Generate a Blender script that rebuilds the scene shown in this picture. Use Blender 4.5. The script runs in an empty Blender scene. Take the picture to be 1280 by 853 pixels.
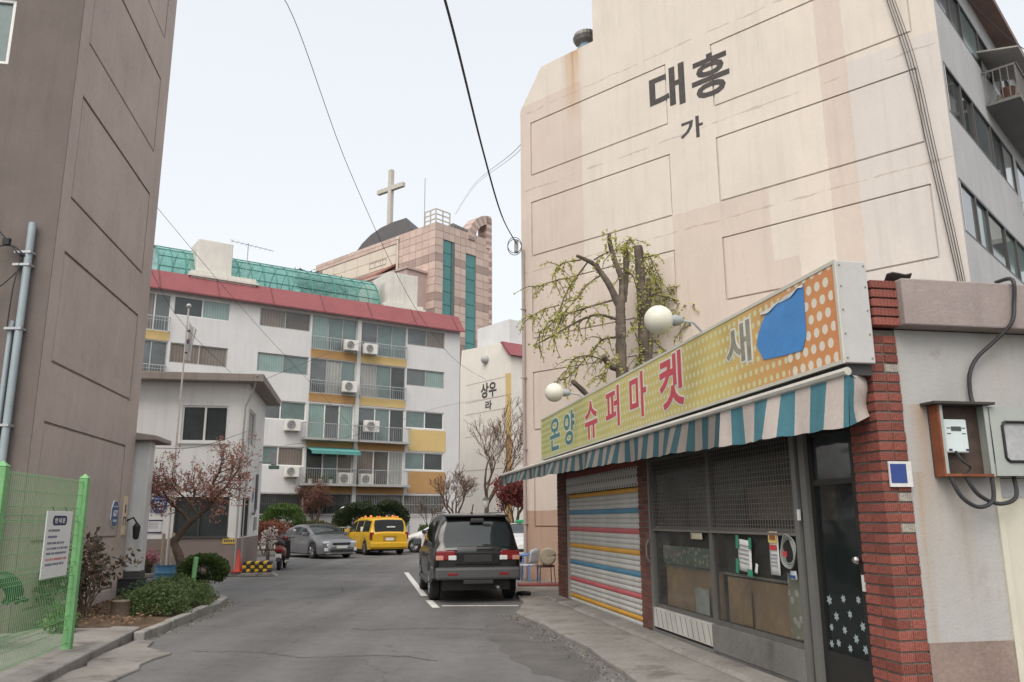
import bpy, bmesh, math, random
from mathutils import Vector, Matrix, noise as mnoise
import numpy as np
R = math.radians
scene = bpy.context.scene
COL = scene.collection

# ------------------------------------------------------------------ camera
FPX, TILT, ROLL = 1010.0, math.atan(222 / 1010.0), R(0.3)
fw = Vector((0, math.cos(TILT), math.sin(TILT))); up0 = Vector((0, -math.sin(TILT), math.cos(TILT))); rt0 = Vector((1, 0, 0))
rt = math.cos(ROLL) * rt0 - math.sin(ROLL) * up0; up = math.sin(ROLL) * rt0 + math.cos(ROLL) * up0
cam = bpy.data.cameras.new('camera'); cam.sensor_width = 36; cam.lens = FPX / 1280 * 36
cam.clip_start = 0.05; cam.clip_end = 3000
camo = bpy.data.objects.new('camera', cam); COL.objects.link(camo)
camo.matrix_world = Matrix(((rt.x, up.x, -fw.x, 0), (rt.y, up.y, -fw.y, 0), (rt.z, up.z, -fw.z, 1.65), (0, 0, 0, 1)))
scene.camera = camo

# ------------------------------------------------------------------ sky, sun, exposure
SUN_AZ, SUN_EL = 196.0, 52.0          # clockwise from +Y (the view direction), elevation
w = bpy.data.worlds.new('World'); scene.world = w; w.use_nodes = True
nt = w.node_tree; nt.nodes.clear()
sky = nt.nodes.new('ShaderNodeTexSky'); sky.sky_type = 'NISHITA'; sky.sun_disc = False
sky.sun_elevation = R(SUN_EL); sky.sun_rotation = R(SUN_AZ); sky.air_density = 1.2; sky.dust_density = 6.0; sky.ozone_density = 1.0
hs = nt.nodes.new('ShaderNodeHueSaturation'); hs.inputs['Saturation'].default_value = 0.58
mx = nt.nodes.new('ShaderNodeMix'); mx.data_type = 'RGBA'; mx.inputs[0].default_value = 0.42
mx.inputs[7].default_value = (8.35, 8.4, 8.3, 1)   # thin high cloud veil, even over the whole dome
bg = nt.nodes.new('ShaderNodeBackground'); bg.inputs[1].default_value = 0.142
ow = nt.nodes.new('ShaderNodeOutputWorld')
nt.links.new(sky.outputs[0], hs.inputs['Color']); nt.links.new(hs.outputs[0], mx.inputs[6]); nt.links.new(mx.outputs[2], bg.inputs[0]); nt.links.new(bg.outputs[0], ow.inputs[0])
sun = bpy.data.lights.new('sun', 'SUN'); sun.energy = 0.95; sun.angle = R(40); sun.color = (1, 0.93, 0.84)
so = bpy.data.objects.new('sun', sun); COL.objects.link(so)
sd = Vector((math.sin(R(SUN_AZ)) * math.cos(R(SUN_EL)), math.cos(R(SUN_AZ)) * math.cos(R(SUN_EL)), math.sin(R(SUN_EL))))
so.rotation_euler = sd.to_track_quat('Z', 'Y').to_euler(); so.location = (-10, -10, 40)
vs = scene.view_settings; vs.view_transform = 'Standard'; vs.look = 'None'; vs.exposure = 0.4; vs.gamma = 1; vs.use_curve_mapping = False
scene.render.engine = 'CYCLES'
scene.cycles.max_bounces = 8; scene.cycles.transparent_max_bounces = 16; scene.cycles.use_denoising = True
scene.cycles.caustics_reflective = False; scene.cycles.caustics_refractive = False

# ------------------------------------------------------------------ materials
_M = {}
def M(name, c, r=0.7, var=0.10, sc=1.5, bump=0.0, bs=40, metal=0.0, spec=0.4, streak=0.0, orand=0.0, coat=0.0, stain=None, emit=0):
    if name in _M: return _M[name]
    m = bpy.data.materials.new(name); m.use_nodes = True; t = m.node_tree; N = t.nodes; Lk = t.links
    b = N['Principled BSDF']; b.inputs['Roughness'].default_value = r; b.inputs['Metallic'].default_value = metal
    b.inputs['Specular IOR Level'].default_value = spec
    if coat: b.inputs['Coat Weight'].default_value = coat; b.inputs['Coat Roughness'].default_value = 0.06
    tc = N.new('ShaderNodeTexCoord')
    def noise(scale, detail, vec=None, rough=.6):
        n = N.new('ShaderNodeTexNoise'); n.inputs['Scale'].default_value = scale; n.inputs['Detail'].default_value = detail; n.inputs['Roughness'].default_value = rough
        Lk.new(vec or tc.outputs['Object'], n.inputs['Vector']); return n.outputs['Fac']
    def rng(s, a, bb, lo, hi):
        q = N.new('ShaderNodeMapRange'); q.inputs[1].default_value = a; q.inputs[2].default_value = bb; q.inputs[3].default_value = lo; q.inputs[4].default_value = hi
        Lk.new(s, q.inputs[0]); return q.outputs[0]
    def mul(a, bb):
        q = N.new('ShaderNodeMath'); q.operation = 'MULTIPLY'; Lk.new(a, q.inputs[0]); Lk.new(bb, q.inputs[1]); return q.outputs[0]
    f = rng(noise(sc, 6), .3, .7, 1 - var, 1 + var)
    f = mul(f, rng(noise(sc * 14, 4), .3, .7, 1 - var * .5, 1 + var * .5))
    if streak:
        mp = N.new('ShaderNodeMapping'); mp.inputs['Scale'].default_value = (5, 5, .35); Lk.new(tc.outputs['Object'], mp.inputs['Vector'])
        f = mul(f, rng(noise(1.0, 5, mp.outputs[0]), .5, .8, 1, 1 - streak))
    if orand:
        oi = N.new('ShaderNodeObjectInfo'); f = mul(f, rng(oi.outputs['Random'], 0, 1, 1 - orand, 1 + orand))
    vm = N.new('ShaderNodeVectorMath'); vm.operation = 'SCALE'; vm.inputs[0].default_value = c[:3]; Lk.new(f, vm.inputs['Scale'])
    out = vm.outputs[0]
    if stain:   # (colour, threshold, scale)
        sm = N.new('ShaderNodeMix'); sm.data_type = 'RGBA'; Lk.new(out, sm.inputs[6]); sm.inputs[7].default_value = (*stain[0], 1)
        Lk.new(rng(noise(stain[2], 8, rough=.65), stain[1], stain[1] + .1, 0, .85), sm.inputs[0]); out = sm.outputs[2]
    Lk.new(out, b.inputs['Base Color'])
    if emit: Lk.new(out, b.inputs['Emission Color']); b.inputs['Emission Strength'].default_value = emit
    if bump:
        bp = N.new('ShaderNodeBump'); bp.inputs['Strength'].default_value = bump; bp.inputs['Distance'].default_value = .02
        Lk.new(noise(bs, 5), bp.inputs['Height']); Lk.new(bp.outputs[0], b.inputs['Normal'])
    _M[name] = m; return m
def curtain_mat(name, c, c2, sc):
    m = M(name, c, .12, .12, 1.2, spec=.6); t = m.node_tree; N = t.nodes; L = t.links; b = N['Principled BSDF']; cur = b.inputs['Base Color'].links[0].from_socket
    tc = N.new('ShaderNodeTexCoord'); w_ = N.new('ShaderNodeTexWave'); w_.inputs['Scale'].default_value = sc; w_.inputs['Distortion'].default_value = 2.5; w_.inputs['Detail Scale'].default_value = .4; L.new(tc.outputs['Object'], w_.inputs['Vector'])
    q = N.new('ShaderNodeMix'); q.data_type = 'RGBA'; q.blend_type = 'MULTIPLY'; L.new(w_.outputs['Fac'], q.inputs[0]); L.new(cur, q.inputs[6]); q.inputs[7].default_value = (*c2, 1); L.new(q.outputs[2], b.inputs['Base Color']); return m
def leafmat(name, c1, c2, tr=.35, r=.6):
    if name in _M: return _M[name]
    m = bpy.data.materials.new(name); m.use_nodes = True; t = m.node_tree; N = t.nodes; Lk = t.links
    b = N['Principled BSDF']; b.inputs['Roughness'].default_value = r; b.inputs['Specular IOR Level'].default_value = .25
    g = N.new('ShaderNodeNewGeometry'); mxn = N.new('ShaderNodeMix'); mxn.data_type = 'RGBA'
    mxn.inputs[6].default_value = (*c1, 1); mxn.inputs[7].default_value = (*c2, 1); Lk.new(g.outputs['Random Per Island'], mxn.inputs[0])
    Lk.new(mxn.outputs[2], b.inputs['Base Color'])
    tl = N.new('ShaderNodeBsdfTranslucent'); Lk.new(mxn.outputs[2], tl.inputs['Color'])
    ms = N.new('ShaderNodeMixShader'); ms.inputs[0].default_value = tr; Lk.new(b.outputs[0], ms.inputs[1]); Lk.new(tl.outputs[0], ms.inputs[2])
    Lk.new(ms.outputs[0], N['Material Output'].inputs['Surface']); _M[name] = m; return m
def glassmat(name, tint, clear, rough=.03, dust=.0, tclear=(.94, .93, .91)):
    """window glass: a clear share you look through, a mirror share by angle, a little dust"""
    if name in _M: return _M[name]
    m = bpy.data.materials.new(name); m.use_nodes = True; t = m.node_tree; N = t.nodes; Lk = t.links
    b = N['Principled BSDF']; b.inputs['Base Color'].default_value = (*tint, 1); b.inputs['Roughness'].default_value = rough; b.inputs['Specular IOR Level'].default_value = .6
    tr = N.new('ShaderNodeBsdfTransparent'); tr.inputs[0].default_value = (*tclear, 1)
    tc = N.new('ShaderNodeTexCoord'); nz = N.new('ShaderNodeTexNoise'); nz.inputs['Scale'].default_value = 3; nz.inputs['Detail'].default_value = 5
    Lk.new(tc.outputs['Object'], nz.inputs['Vector'])
    q = N.new('ShaderNodeMapRange'); q.inputs[1].default_value = .3; q.inputs[2].default_value = .75; q.inputs[3].default_value = clear; q.inputs[4].default_value = max(0, clear - dust)
    Lk.new(nz.outputs['Fac'], q.inputs[0])
    lw = N.new('ShaderNodeLayerWeight'); lw.inputs[0].default_value = .5
    fr = N.new('ShaderNodeMath'); fr.operation = 'POWER'; Lk.new(lw.outputs['Facing'], fr.inputs[0]); fr.inputs[1].default_value = 4.0
    sub = N.new('ShaderNodeMath'); sub.operation = 'SUBTRACT'; sub.use_clamp = True; Lk.new(q.outputs[0], sub.inputs[0]); Lk.new(fr.outputs[0], sub.inputs[1])
    ms = N.new('ShaderNodeMixShader'); Lk.new(sub.outputs[0], ms.inputs[0]); Lk.new(b.outputs[0], ms.inputs[1]); Lk.new(tr.outputs[0], ms.inputs[2])
    Lk.new(ms.outputs[0], N['Material Output'].inputs['Surface']); _M[name] = m; return m

# ------------------------------------------------------------------ mesh helpers
class MB:
    def __init__(s, T=None): s.v = []; s.f = []; s.mi = []; s.T = T
    def add(s, pts, faces, m=0):
        n = len(s.v)
        if s.T is not None: pts = [s.T @ Vector(p) for p in pts]
        s.v.extend([tuple(p) for p in pts]); s.f.extend([tuple(i + n for i in q) for q in faces]); s.mi.extend([m] * len(faces)); return s
    def box(s, x0, x1, y0, y1, z0, z1, m=0):
        return s.add([(x0, y0, z0), (x1, y0, z0), (x1, y1, z0), (x0, y1, z0), (x0, y0, z1), (x1, y0, z1), (x1, y1, z1), (x0, y1, z1)],
              [(0, 3, 2, 1), (4, 5, 6, 7), (0, 1, 5, 4), (1, 2, 6, 5), (2, 3, 7, 6), (3, 0, 4, 7)], m)
    def poly(s, pts, m=0): return s.add(pts, [tuple(range(len(pts)))], m)
    def prism(s, pts, d, m=0):
        """pts: planar polygon (3D), d: extrusion vector"""
        n = len(pts); d = Vector(d); a = [Vector(p) for p in pts]; b = [p + d for p in a]
        return s.add(a + b, [tuple(range(n))[::-1], tuple(range(n, 2 * n))] + [(i, (i + 1) % n, (i + 1) % n + n, i + n) for i in range(n)], m)
    def tube(s, path, rad, n=6, m=0, cap=True):
        P = [Vector(p) for p in path]; k = len(P); rr = rad if isinstance(rad, (list, tuple)) else [rad] * k
        pts = []; ref = None
        for i, p in enumerate(P):
            t = (P[min(i + 1, k - 1)] - P[max(i - 1, 0)])
            t = t.normalized() if t.length > 1e-9 else Vector((0, 0, 1))
            if ref is None: ref = Vector((1, 0, 0)) if abs(t.x) < .8 else Vector((0, 1, 0))
            a = (ref - t * ref.dot(t)).normalized(); ref = a; b = t.cross(a)
            pts += [p + (a * math.cos(2 * math.pi * j / n) + b * math.sin(2 * math.pi * j / n)) * rr[i] for j in range(n)]
        F = [(i * n + j, i * n + (j + 1) % n, (i + 1) * n + (j + 1) % n, (i + 1) * n + j) for i in range(k - 1) for j in range(n)]
        if cap: F += [tuple(range(n))[::-1], tuple(range((k - 1) * n, k * n))]
        return s.add(pts, F, m)
    def lathe(s, prof, n=16, m=0, c=(0, 0, 0), axis='Z'):
        """prof: (r, h) pairs about an axis through c"""
        pts = []
        for r, hh in prof:
            for j in range(n):
                a = 2 * math.pi * j / n; x, y = r * math.cos(a), r * math.sin(a)
                q = (x, y, hh) if axis == 'Z' else ((x, hh, y) if axis == 'Y' else (hh, x, y))
                pts.append((c[0] + q[0], c[1] + q[1], c[2] + q[2]))
        k = len(prof)
        F = [(i * n + j, i * n + (j + 1) % n, (i + 1) * n + (j + 1) % n, (i + 1) * n + j) for i in range(k - 1) for j in range(n)]
        F += [tuple(range(n))[::-1], tuple(range((k - 1) * n, k * n))]
        return s.add(pts, F, m)
    def ball(s, c, r, nu=20, nv=12, m=0, sq=(1, 1, 1)):
        prof = [(max(1e-4, math.sin(math.pi * i / nv)), -math.cos(math.pi * i / nv)) for i in range(nv + 1)]
        pts = []
        for rr, hh in prof:
            for j in range(nu):
                a = 2 * math.pi * j / nu; pts.append((c[0] + r * sq[0] * rr * math.cos(a), c[1] + r * sq[1] * rr * math.sin(a), c[2] + r * sq[2] * hh))
        F = [(i * nu + j, i * nu + (j + 1) % nu, (i + 1) * nu + (j + 1) % nu, (i + 1) * nu + j) for i in range(nv) for j in range(nu)]
        return s.add(pts, F, m)
    def grid(s, fn, nu, nv, m=0):
        pts = [fn(i / nu, j / nv) for i in range(nu + 1) for j in range(nv + 1)]
        return s.add(pts, [(i * (nv + 1) + j, (i + 1) * (nv + 1) + j, (i + 1) * (nv + 1) + j + 1, i * (nv + 1) + j + 1) for i in range(nu) for j in range(nv)], m)
    def wall(s, x0, x1, z0, z1, holes, d=.15, y=0, m=0, mrev=None):
        """a wall sheet in the XZ plane facing -Y with openings and their reveals"""
        xs = sorted({x0, x1, *[q for h in holes for q in h[:2]]}); zs = sorted({z0, z1, *[q for h in holes for q in h[2:4]]})
        xs = [x for x in xs if x0 <= x <= x1]; zs = [z for z in zs if z0 <= z <= z1]
        for a, b in zip(xs, xs[1:]):
            for c, e in zip(zs, zs[1:]):
                mx_, mz = (a + b) / 2, (c + e) / 2
                if any(h[0] < mx_ < h[1] and h[2] < mz < h[3] for h in holes): continue
                s.poly([(a, y, c), (b, y, c), (b, y, e), (a, y, e)], m)
        k = m if mrev is None else mrev
        for h in holes:
            a, b, c, e = h[:4]
            s.poly([(a, y, c), (a, y + d, c), (a, y + d, e), (a, y, e)], k); s.poly([(b, y, c), (b, y, e), (b, y + d, e), (b, y + d, c)], k)
            s.poly([(a, y, c), (b, y, c), (b, y + d, c), (a, y + d, c)], k); s.poly([(a, y, e), (a, y + d, e), (b, y + d, e), (b, y, e)], k)
        return s
    def mesh(s, name, mats, smooth=False):
        me = bpy.data.meshes.new(name); me.from_pydata(s.v, [], s.f)
        for q in (mats if isinstance(mats, (list, tuple)) else [mats]): me.materials.append(q)
        if any(s.mi): me.polygons.foreach_set('material_index', s.mi)
        if smooth:
            me.polygons.foreach_set('use_smooth', [True] * len(me.polygons))
            try: me.set_sharp_from_angle(angle=R(smooth if smooth > 1 else 40))
            except Exception: pass
        me.update(); return me
    def build(s, name, mats, parent=None, smooth=False, bevel=0, seg=2, fix=False):
        me = s.mesh(name, mats, smooth)
        if fix:
            bm = bmesh.new(); bm.from_mesh(me); bmesh.ops.remove_doubles(bm, verts=bm.verts, dist=1e-5); bmesh.ops.recalc_face_normals(bm, faces=bm.faces); bm.to_mesh(me); bm.free()
        o = put(name, me, parent)
        if bevel:
            bv = o.modifiers.new('bevel', 'BEVEL'); bv.width = bevel; bv.segments = seg; bv.limit_method = 'ANGLE'; bv.angle_limit = R(40)
        return o
def put(name, me, parent=None, loc=None):
    o = bpy.data.objects.new(name, me); COL.objects.link(o)
    if parent is not None: o.parent = parent
    if loc is not None: o.location = loc
    return o
def tag(o, label=None, cat=None, group=None, kind=None):
    if label: o['label'] = label
    if cat: o['category'] = cat
    if group: o['group'] = group
    if kind: o['kind'] = kind
    return o
def thing(name, label, cat, loc=(0, 0, 0), rz=0.0, group=None):
    o = bpy.data.objects.new(name, None); COL.objects.link(o); o.location = loc; o.rotation_euler = (0, 0, R(rz)); o.empty_display_size = .2
    return tag(o, label, cat, group)
def mat4(loc, rz): return Matrix.Translation(Vector(loc)) @ Matrix.Rotation(R(rz), 4, 'Z')
def copy_tree(o, parent=None, label=None, loc=None, rz=None):
    c = o.copy(); COL.objects.link(c); c.parent = parent
    if label: c['label'] = label
    if loc is not None: c.location = loc
    if rz is not None: c.rotation_euler = (0, 0, R(rz))
    for ch in list(o.children): copy_tree(ch, c)
    return c
def text_mesh(body, x0, x1, z0, z1, depth=.004, bold=0.0, T=None):
    """letters as a thin solid filling the given box of the XZ plane, facing -Y"""
    c = bpy.data.curves.new('t', 'FONT'); c.body = body; c.extrude = .01; c.offset = bold; c.resolution_u = 3
    o = bpy.data.objects.new('t', c); COL.objects.link(o)
    me = bpy.data.meshes.new_from_object(o.evaluated_get(bpy.context.evaluated_depsgraph_get()))
    bpy.data.objects.remove(o); bpy.data.curves.remove(c)
    vs_ = np.array([v.co[:] for v in me.vertices]); lo = vs_.min(0); hi = vs_.max(0); sp = np.maximum(hi - lo, 1e-6)
    mb = MB(T); P = []
    for x, y, z in vs_:
        P.append((x0 + (x - lo[0]) / sp[0] * (x1 - x0), -(z - lo[2]) / sp[2] * depth, z0 + (y - lo[1]) / sp[1] * (z1 - z0)))
    mb.add(P, [tuple(p.vertices) for p in me.polygons]); bpy.data.meshes.remove(me); return mb
XF = lambda x, y=0, z=0: Matrix.Translation((x, y, z))
FACE_R = lambda x: Matrix(((0, -1, 0, x), (1, 0, 0, 0), (0, 0, 1, 0), (0, 0, 0, 1)))   # sheet x -> +Y along, facing +X at x
FACE_L = lambda x: Matrix(((0, 1, 0, x), (-1, 0, 0, 0), (0, 0, 1, 0), (0, 0, 0, 1)))   # sheet x -> -Y along, facing -X at x
def window(parent, x0, x1, z0, z1, y, splits, fm, pms, rng, fwid=.05, fd=.06, T=None, bars=(), name='window'):
    f = MB(T); e = fwid
    f.box(x0, x1, y - fd / 2, y + fd / 2, z0, z0 + e); f.box(x0, x1, y - fd / 2, y + fd / 2, z1 - e, z1)
    f.box(x0, x0 + e, y - fd / 2 + .002, y + fd / 2 - .002, z0 + e, z1 - e); f.box(x1 - e, x1, y - fd / 2 + .002, y + fd / 2 - .002, z0 + e, z1 - e)
    xs = [x0] + [x0 + (x1 - x0) * q for q in splits] + [x1]
    for q in xs[1:-1]: f.box(q - e / 2, q + e / 2, y - fd / 2 - .004, y + fd / 2 - .004, z0 + e, z1 - e)
    for q in bars: zz = z0 + (z1 - z0) * q; f.box(x0 + e, x1 - e, y - fd / 2 + .004, y + fd / 2 - .004, zz - e / 2, zz + e / 2)
    fo = f.build(name, fm, parent)
    for i, (a, b) in enumerate(zip(xs, xs[1:])):
        off = .012 if i % 2 else -.004
        p = MB(T); p.box(a + .01, b - .01, y + off, y + off + .008, z0 + .01, z1 - .01); p.build('pane', rng.choice(pms), fo)
    return fo
def polyline(pts, n):
    """resample with Catmull-Rom"""
    P = [Vector(p) for p in pts]; out = []
    for i in range(len(P) - 1):
        a, b, c, d = P[max(i - 1, 0)], P[i], P[i + 1], P[min(i + 2, len(P) - 1)]
        for k in range(n):
            t = k / n; out.append(.5 * ((2 * b) + (c - a) * t + (2 * a - 5 * b + 4 * c - d) * t * t + (3 * b - a - 3 * c + d) * t ** 3))
    out.append(P[-1]); return out
def leaves(centres, size, rng, flat=.0, aspect=.6, fold=True):
    """numpy: one rhombus leaf per centre, random attitude; returns verts, faces"""
    C = np.array(centres); n = len(C); r = np.random.RandomState(rng)
    a = r.normal(size=(n, 3)); a[:, 2] *= (1 - flat); a /= np.linalg.norm(a, axis=1)[:, None] + 1e-9
    b = r.normal(size=(n, 3)); b -= a * (a * b).sum(1)[:, None]; b /= np.linalg.norm(b, axis=1)[:, None] + 1e-9
    s = (size * (.6 + .8 * r.rand(n)))[:, None]
    V = np.stack([C - a * s * .5, C + b * s * aspect * .5, C + a * s * .5, C - b * s * aspect * .5], 1).reshape(-1, 3)
    F = np.arange(n * 4).reshape(-1, 4)
    return V, F
def leaf_obj(name, V, F, m, parent, kind=None):
    me = bpy.data.meshes.new(name); n = len(F); me.vertices.add(len(V)); me.vertices.foreach_set('co', V.astype(np.float32).ravel())
    me.loops.add(n * 4); me.loops.foreach_set('vertex_index', F.astype(np.int32).ravel())
    me.polygons.add(n); me.polygons.foreach_set('loop_start', np.arange(0, n * 4, 4, dtype=np.int32)); me.update(calc_edges=True); me.materials.append(m)
    o = put(name, me, parent)
    if kind: o['kind'] = kind
    return o
# ------------------------------------------------------------------ shared materials
def asphalt_mat():
    m = M('asphalt', (.148, .146, .144), .88, .16, .35, bump=.35, bs=90, spec=.3, stain=((.10, .097, .094), .60, .55))
    t = m.node_tree; N = t.nodes; L = t.links; b = N['Principled BSDF']; src = b.inputs['Base Color'].links[0].from_socket
    tc = N.new('ShaderNodeTexCoord'); n = N.new('ShaderNodeTexVoronoi'); n.inputs['Scale'].default_value = 95; L.new(tc.outputs['Object'], n.inputs['Vector'])
    q = N.new('ShaderNodeMapRange'); q.inputs[1].default_value = 0; q.inputs[2].default_value = .6; q.inputs[3].default_value = 1.25; q.inputs[4].default_value = .82; L.new(n.outputs['Distance'], q.inputs[0])
    v = N.new('ShaderNodeVectorMath'); v.operation = 'SCALE'; L.new(src, v.inputs[0]); L.new(q.outputs[0], v.inputs['Scale']); 
    n2 = N.new('ShaderNodeTexNoise'); n2.inputs['Scale'].default_value = .16; n2.inputs['Detail'].default_value = 3; L.new(tc.outputs['Object'], n2.inputs['Vector'])
    q2 = N.new('ShaderNodeMapRange'); q2.inputs[1].default_value = .35; q2.inputs[2].default_value = .65; q2.inputs[3].default_value = .85; q2.inputs[4].default_value = 1.18; L.new(n2.outputs['Fac'], q2.inputs[0])
    v2 = N.new('ShaderNodeVectorMath'); v2.operation = 'SCALE'; L.new(v.outputs[0], v2.inputs[0]); L.new(q2.outputs[0], v2.inputs['Scale'])
    # worn wheel tracks along the lane and faint fatigue cracks
    mp = N.new('ShaderNodeMapping'); mp.inputs['Rotation'].default_value = (0, 0, R(-10.5)); mp.inputs['Scale'].default_value = (1.3, .07, 1); L.new(tc.outputs['Object'], mp.inputs['Vector'])
    n3 = N.new('ShaderNodeTexNoise'); n3.inputs['Scale'].default_value = 1; n3.inputs['Detail'].default_value = 5; L.new(mp.outputs[0], n3.inputs['Vector'])
    q3 = N.new('ShaderNodeMapRange'); q3.inputs[1].default_value = .35; q3.inputs[2].default_value = .68; q3.inputs[3].default_value = .86; q3.inputs[4].default_value = 1.16; L.new(n3.outputs['Fac'], q3.inputs[0])
    v3 = N.new('ShaderNodeVectorMath'); v3.operation = 'SCALE'; L.new(v2.outputs[0], v3.inputs[0]); L.new(q3.outputs[0], v3.inputs['Scale'])
    dn = N.new('ShaderNodeTexNoise'); dn.inputs['Scale'].default_value = 1.4; dn.inputs['Detail'].default_value = 6; L.new(tc.outputs['Object'], dn.inputs['Vector'])
    va = N.new('ShaderNodeVectorMath'); va.operation = 'MULTIPLY_ADD'; L.new(dn.outputs['Color'], va.inputs[0]); va.inputs[1].default_value = (1.3, 1.3, 0); L.new(tc.outputs['Object'], va.inputs[2])
    ve = N.new('ShaderNodeTexVoronoi'); ve.feature = 'DISTANCE_TO_EDGE'; ve.inputs['Scale'].default_value = .42; L.new(va.outputs[0], ve.inputs['Vector'])
    q4 = N.new('ShaderNodeMapRange'); q4.inputs[1].default_value = 0; q4.inputs[2].default_value = .006; q4.inputs[3].default_value = .72; q4.inputs[4].default_value = 1; L.new(ve.outputs['Distance'], q4.inputs[0])
    v4 = N.new('ShaderNodeVectorMath'); v4.operation = 'SCALE'; L.new(v3.outputs[0], v4.inputs[0]); L.new(q4.outputs[0], v4.inputs['Scale'])
    L.new(v4.outputs[0], b.inputs['Base Color']); return m
ASPH = asphalt_mat()
CONC = M('concrete', (.235, .222, .205), .9, .22, 1.3, bump=.4, bs=30, spec=.2, stain=((.14, .125, .11), .55, 1.6))
KERB = M('kerb_concrete', (.27, .262, .245), .9, .2, 2.2, bump=.4, bs=35, spec=.2, orand=.12, stain=((.17, .155, .14), .56, 3))
SOIL = M('soil', (.115, .082, .058), .95, .35, 4, bump=.9, bs=25, spec=.1)
WHITEP = M('white_paint_line', (.62, .61, .58), .8, .15, 4, stain=((.25, .24, .23), .56, 5))
BLACK = M('black_rubber', (.018, .018, .018), .6, .15, 6)
STEEL = M('galvanised_steel', (.42, .44, .45), .45, .12, 4, metal=.6)
WHITEM = M('white_aluminium', (.72, .72, .70), .45, .06, 3)
DARKM = M('dark_bronze_frame', (.075, .072, .070), .5, .1, 3)
GREYM = M('grey_metal', (.36, .36, .35), .5, .1, 3)

# ------------------------------------------------------------------ ground
g = MB(); g.add([(-900, -900, 0), (900, -900, 0), (900, 900, 0), (-900, 900, 0)], [(0, 1, 2, 3)])
ground = tag(g.build('road', ASPH), kind='structure')
def slab(name, top, z, mat, jitter=0, kind='structure', bevel=.02, seed=1, zlist=None):
    rng = random.Random(seed); P = []
    for i, (a, b) in enumerate(zip(top, top[1:] + top[:1])):
        k = max(1, int((Vector(b) - Vector(a)).length / .35)) if jitter else 1
        for q in range(k):
            t = q / k; P.append((a[0] + (b[0] - a[0]) * t + rng.uniform(-jitter, jitter), a[1] + (b[1] - a[1]) * t + rng.uniform(-jitter, jitter), z))
    m = MB(); m.prism(P, (0, 0, -z - .2)); return tag(m.build(name, mat, bevel=bevel), kind=kind)
slab('pavement', [(0.05, 14.75), (0.2, 16.31), (0.02, 18.6), (-.1, 20.6), (.2, 22.5), (1.2, 22.6), (5, 18.9), (7, 16.5), (7.2, 5), (7.2, 0), (1.9, 0), (1.66, 3), (1.45, 6.5), (1.22, 8.87), (1.08, 9.8), (.94, 10.82), (.66, 12.1), (.47, 13.14), (.2, 14.1)], .065, CONC, .022, seed=3)
slab('footpath', [(-4.0, 2), (-4.45, 7), (-4.82, 9.03), (-5.03, 10.14), (-5.32, 11.7), (-5.5, 12.55), (-6.9, 12.75), (-7.0, 11.9), (-12, 10.6), (-12, 2)], .125, CONC, .01, seed=4)
slab('driveway_ramp', [(-4.75, 8.4), (-4.25, 8.4), (-4.15, 9.3), (-4.38, 10.0), (-4.30, 10.75), (-4.75, 11.25), (-4.95, 11.75), (-5.30, 11.95), (-5.2, 11.1), (-5.0, 10.14)], .03, CONC, .06, seed=5)
# planter bed: soil sheet and single kerb stones
soil = MB(); pl_in = [(-5.25, 12.5), (-5.6, 14.41), (-5.88, 17.0), (-6.4, 17.55), (-7.4, 18.75), (-8.1, 18.9), (-8.0, 17.2), (-7.1, 12.3)]
rng = random.Random(5)
soil.grid(lambda a, b: ((-7.9 - .1 * b) * (1 - a) * b + (-7.05) * (1 - a) * (1 - b) + a * (-5.32 - .62 * b), 12.4 + 5.0 * b, .10 + .06 * mnoise.noise((a * 3, b * 7, 1)) + .08 * (1 - a)), 14, 34)
bed = tag(soil.build('planting_soil', SOIL, smooth=True), kind='structure')
kp = [(-5.28, 12.0), (-5.40, 13.3), (-5.50, 14.4), (-5.62, 15.4), (-5.70, 16.3), (-5.86, 17.1), (-6.2, 17.6), (-6.9, 18.1), (-7.7, 18.5)]
for i, (a, b) in enumerate(zip(kp, kp[1:])):
    A_, B_ = Vector((*a, 0)), Vector((*b, 0)); d = (B_ - A_).normalized(); n_ = Vector((-d.y, d.x, 0)) * .075
    A_ += d * .008; B_ -= d * .008
    m = MB(); h_ = .13 + .012 * ((i * 7) % 3 - 1)
    m.prism([A_ - n_ + Vector((0, 0, h_)), B_ - n_ + Vector((0, 0, h_)), B_ + n_ + Vector((0, 0, h_)), A_ + n_ + Vector((0, 0, h_))], (0, 0, -h_ - .1))
    m.build('kerb_stone', KERB, bed, bevel=.02)
# parking bay lines
pm = MB()
def ribbon(mb, pts, wd, z, seed=0, jit=0):
    rg = random.Random(seed); P = [Vector((*p, z)) for p in pts]; Lp = []; Rp = []
    for i, p in enumerate(P):
        d = (P[min(i + 1, len(P) - 1)] - P[max(i - 1, 0)]).normalized(); n_ = Vector((-d.y, d.x, 0)) * wd / 2 * (1 + rg.uniform(-jit, jit)); Lp.append(p + n_); Rp.append(p - n_)
    k = len(P); mb.add(Lp + Rp, [(i, i + k, i + k + 1, i + 1) for i in range(k - 1)])
ribbon(pm, [(-1.47, 16.1), (-1.67, 17.1), (-1.75, 17.5)], .14, .004); ribbon(pm, [(-1.95, 18.5), (-3.38, 26.5)], .14, .004); ribbon(pm, [(-1.39, 16.42), (.1, 16.40)], .13, .004)
tag(pm.build('road_marking', WHITEP), kind='structure')
rng = random.Random(11)
def crack(pts, wd, seed):
    rg = random.Random(seed); P = polyline([(*p, 0) for p in pts], 14)
    Q = [(p.x + rg.uniform(-.035, .035), p.y + rg.uniform(-.05, .05)) for p in P]
    m = MB(); ribbon(m, Q, wd, .003, seed, .8); return m.build('road_crack', M('crack', (.06, .058, .056), .95, .1), ground)
crack([(-4.1, 11.0), (-3.2, 10.9), (-2.6, 10.5), (-1.6, 10.6), (-.9, 10.2)], .02, 1)
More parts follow.
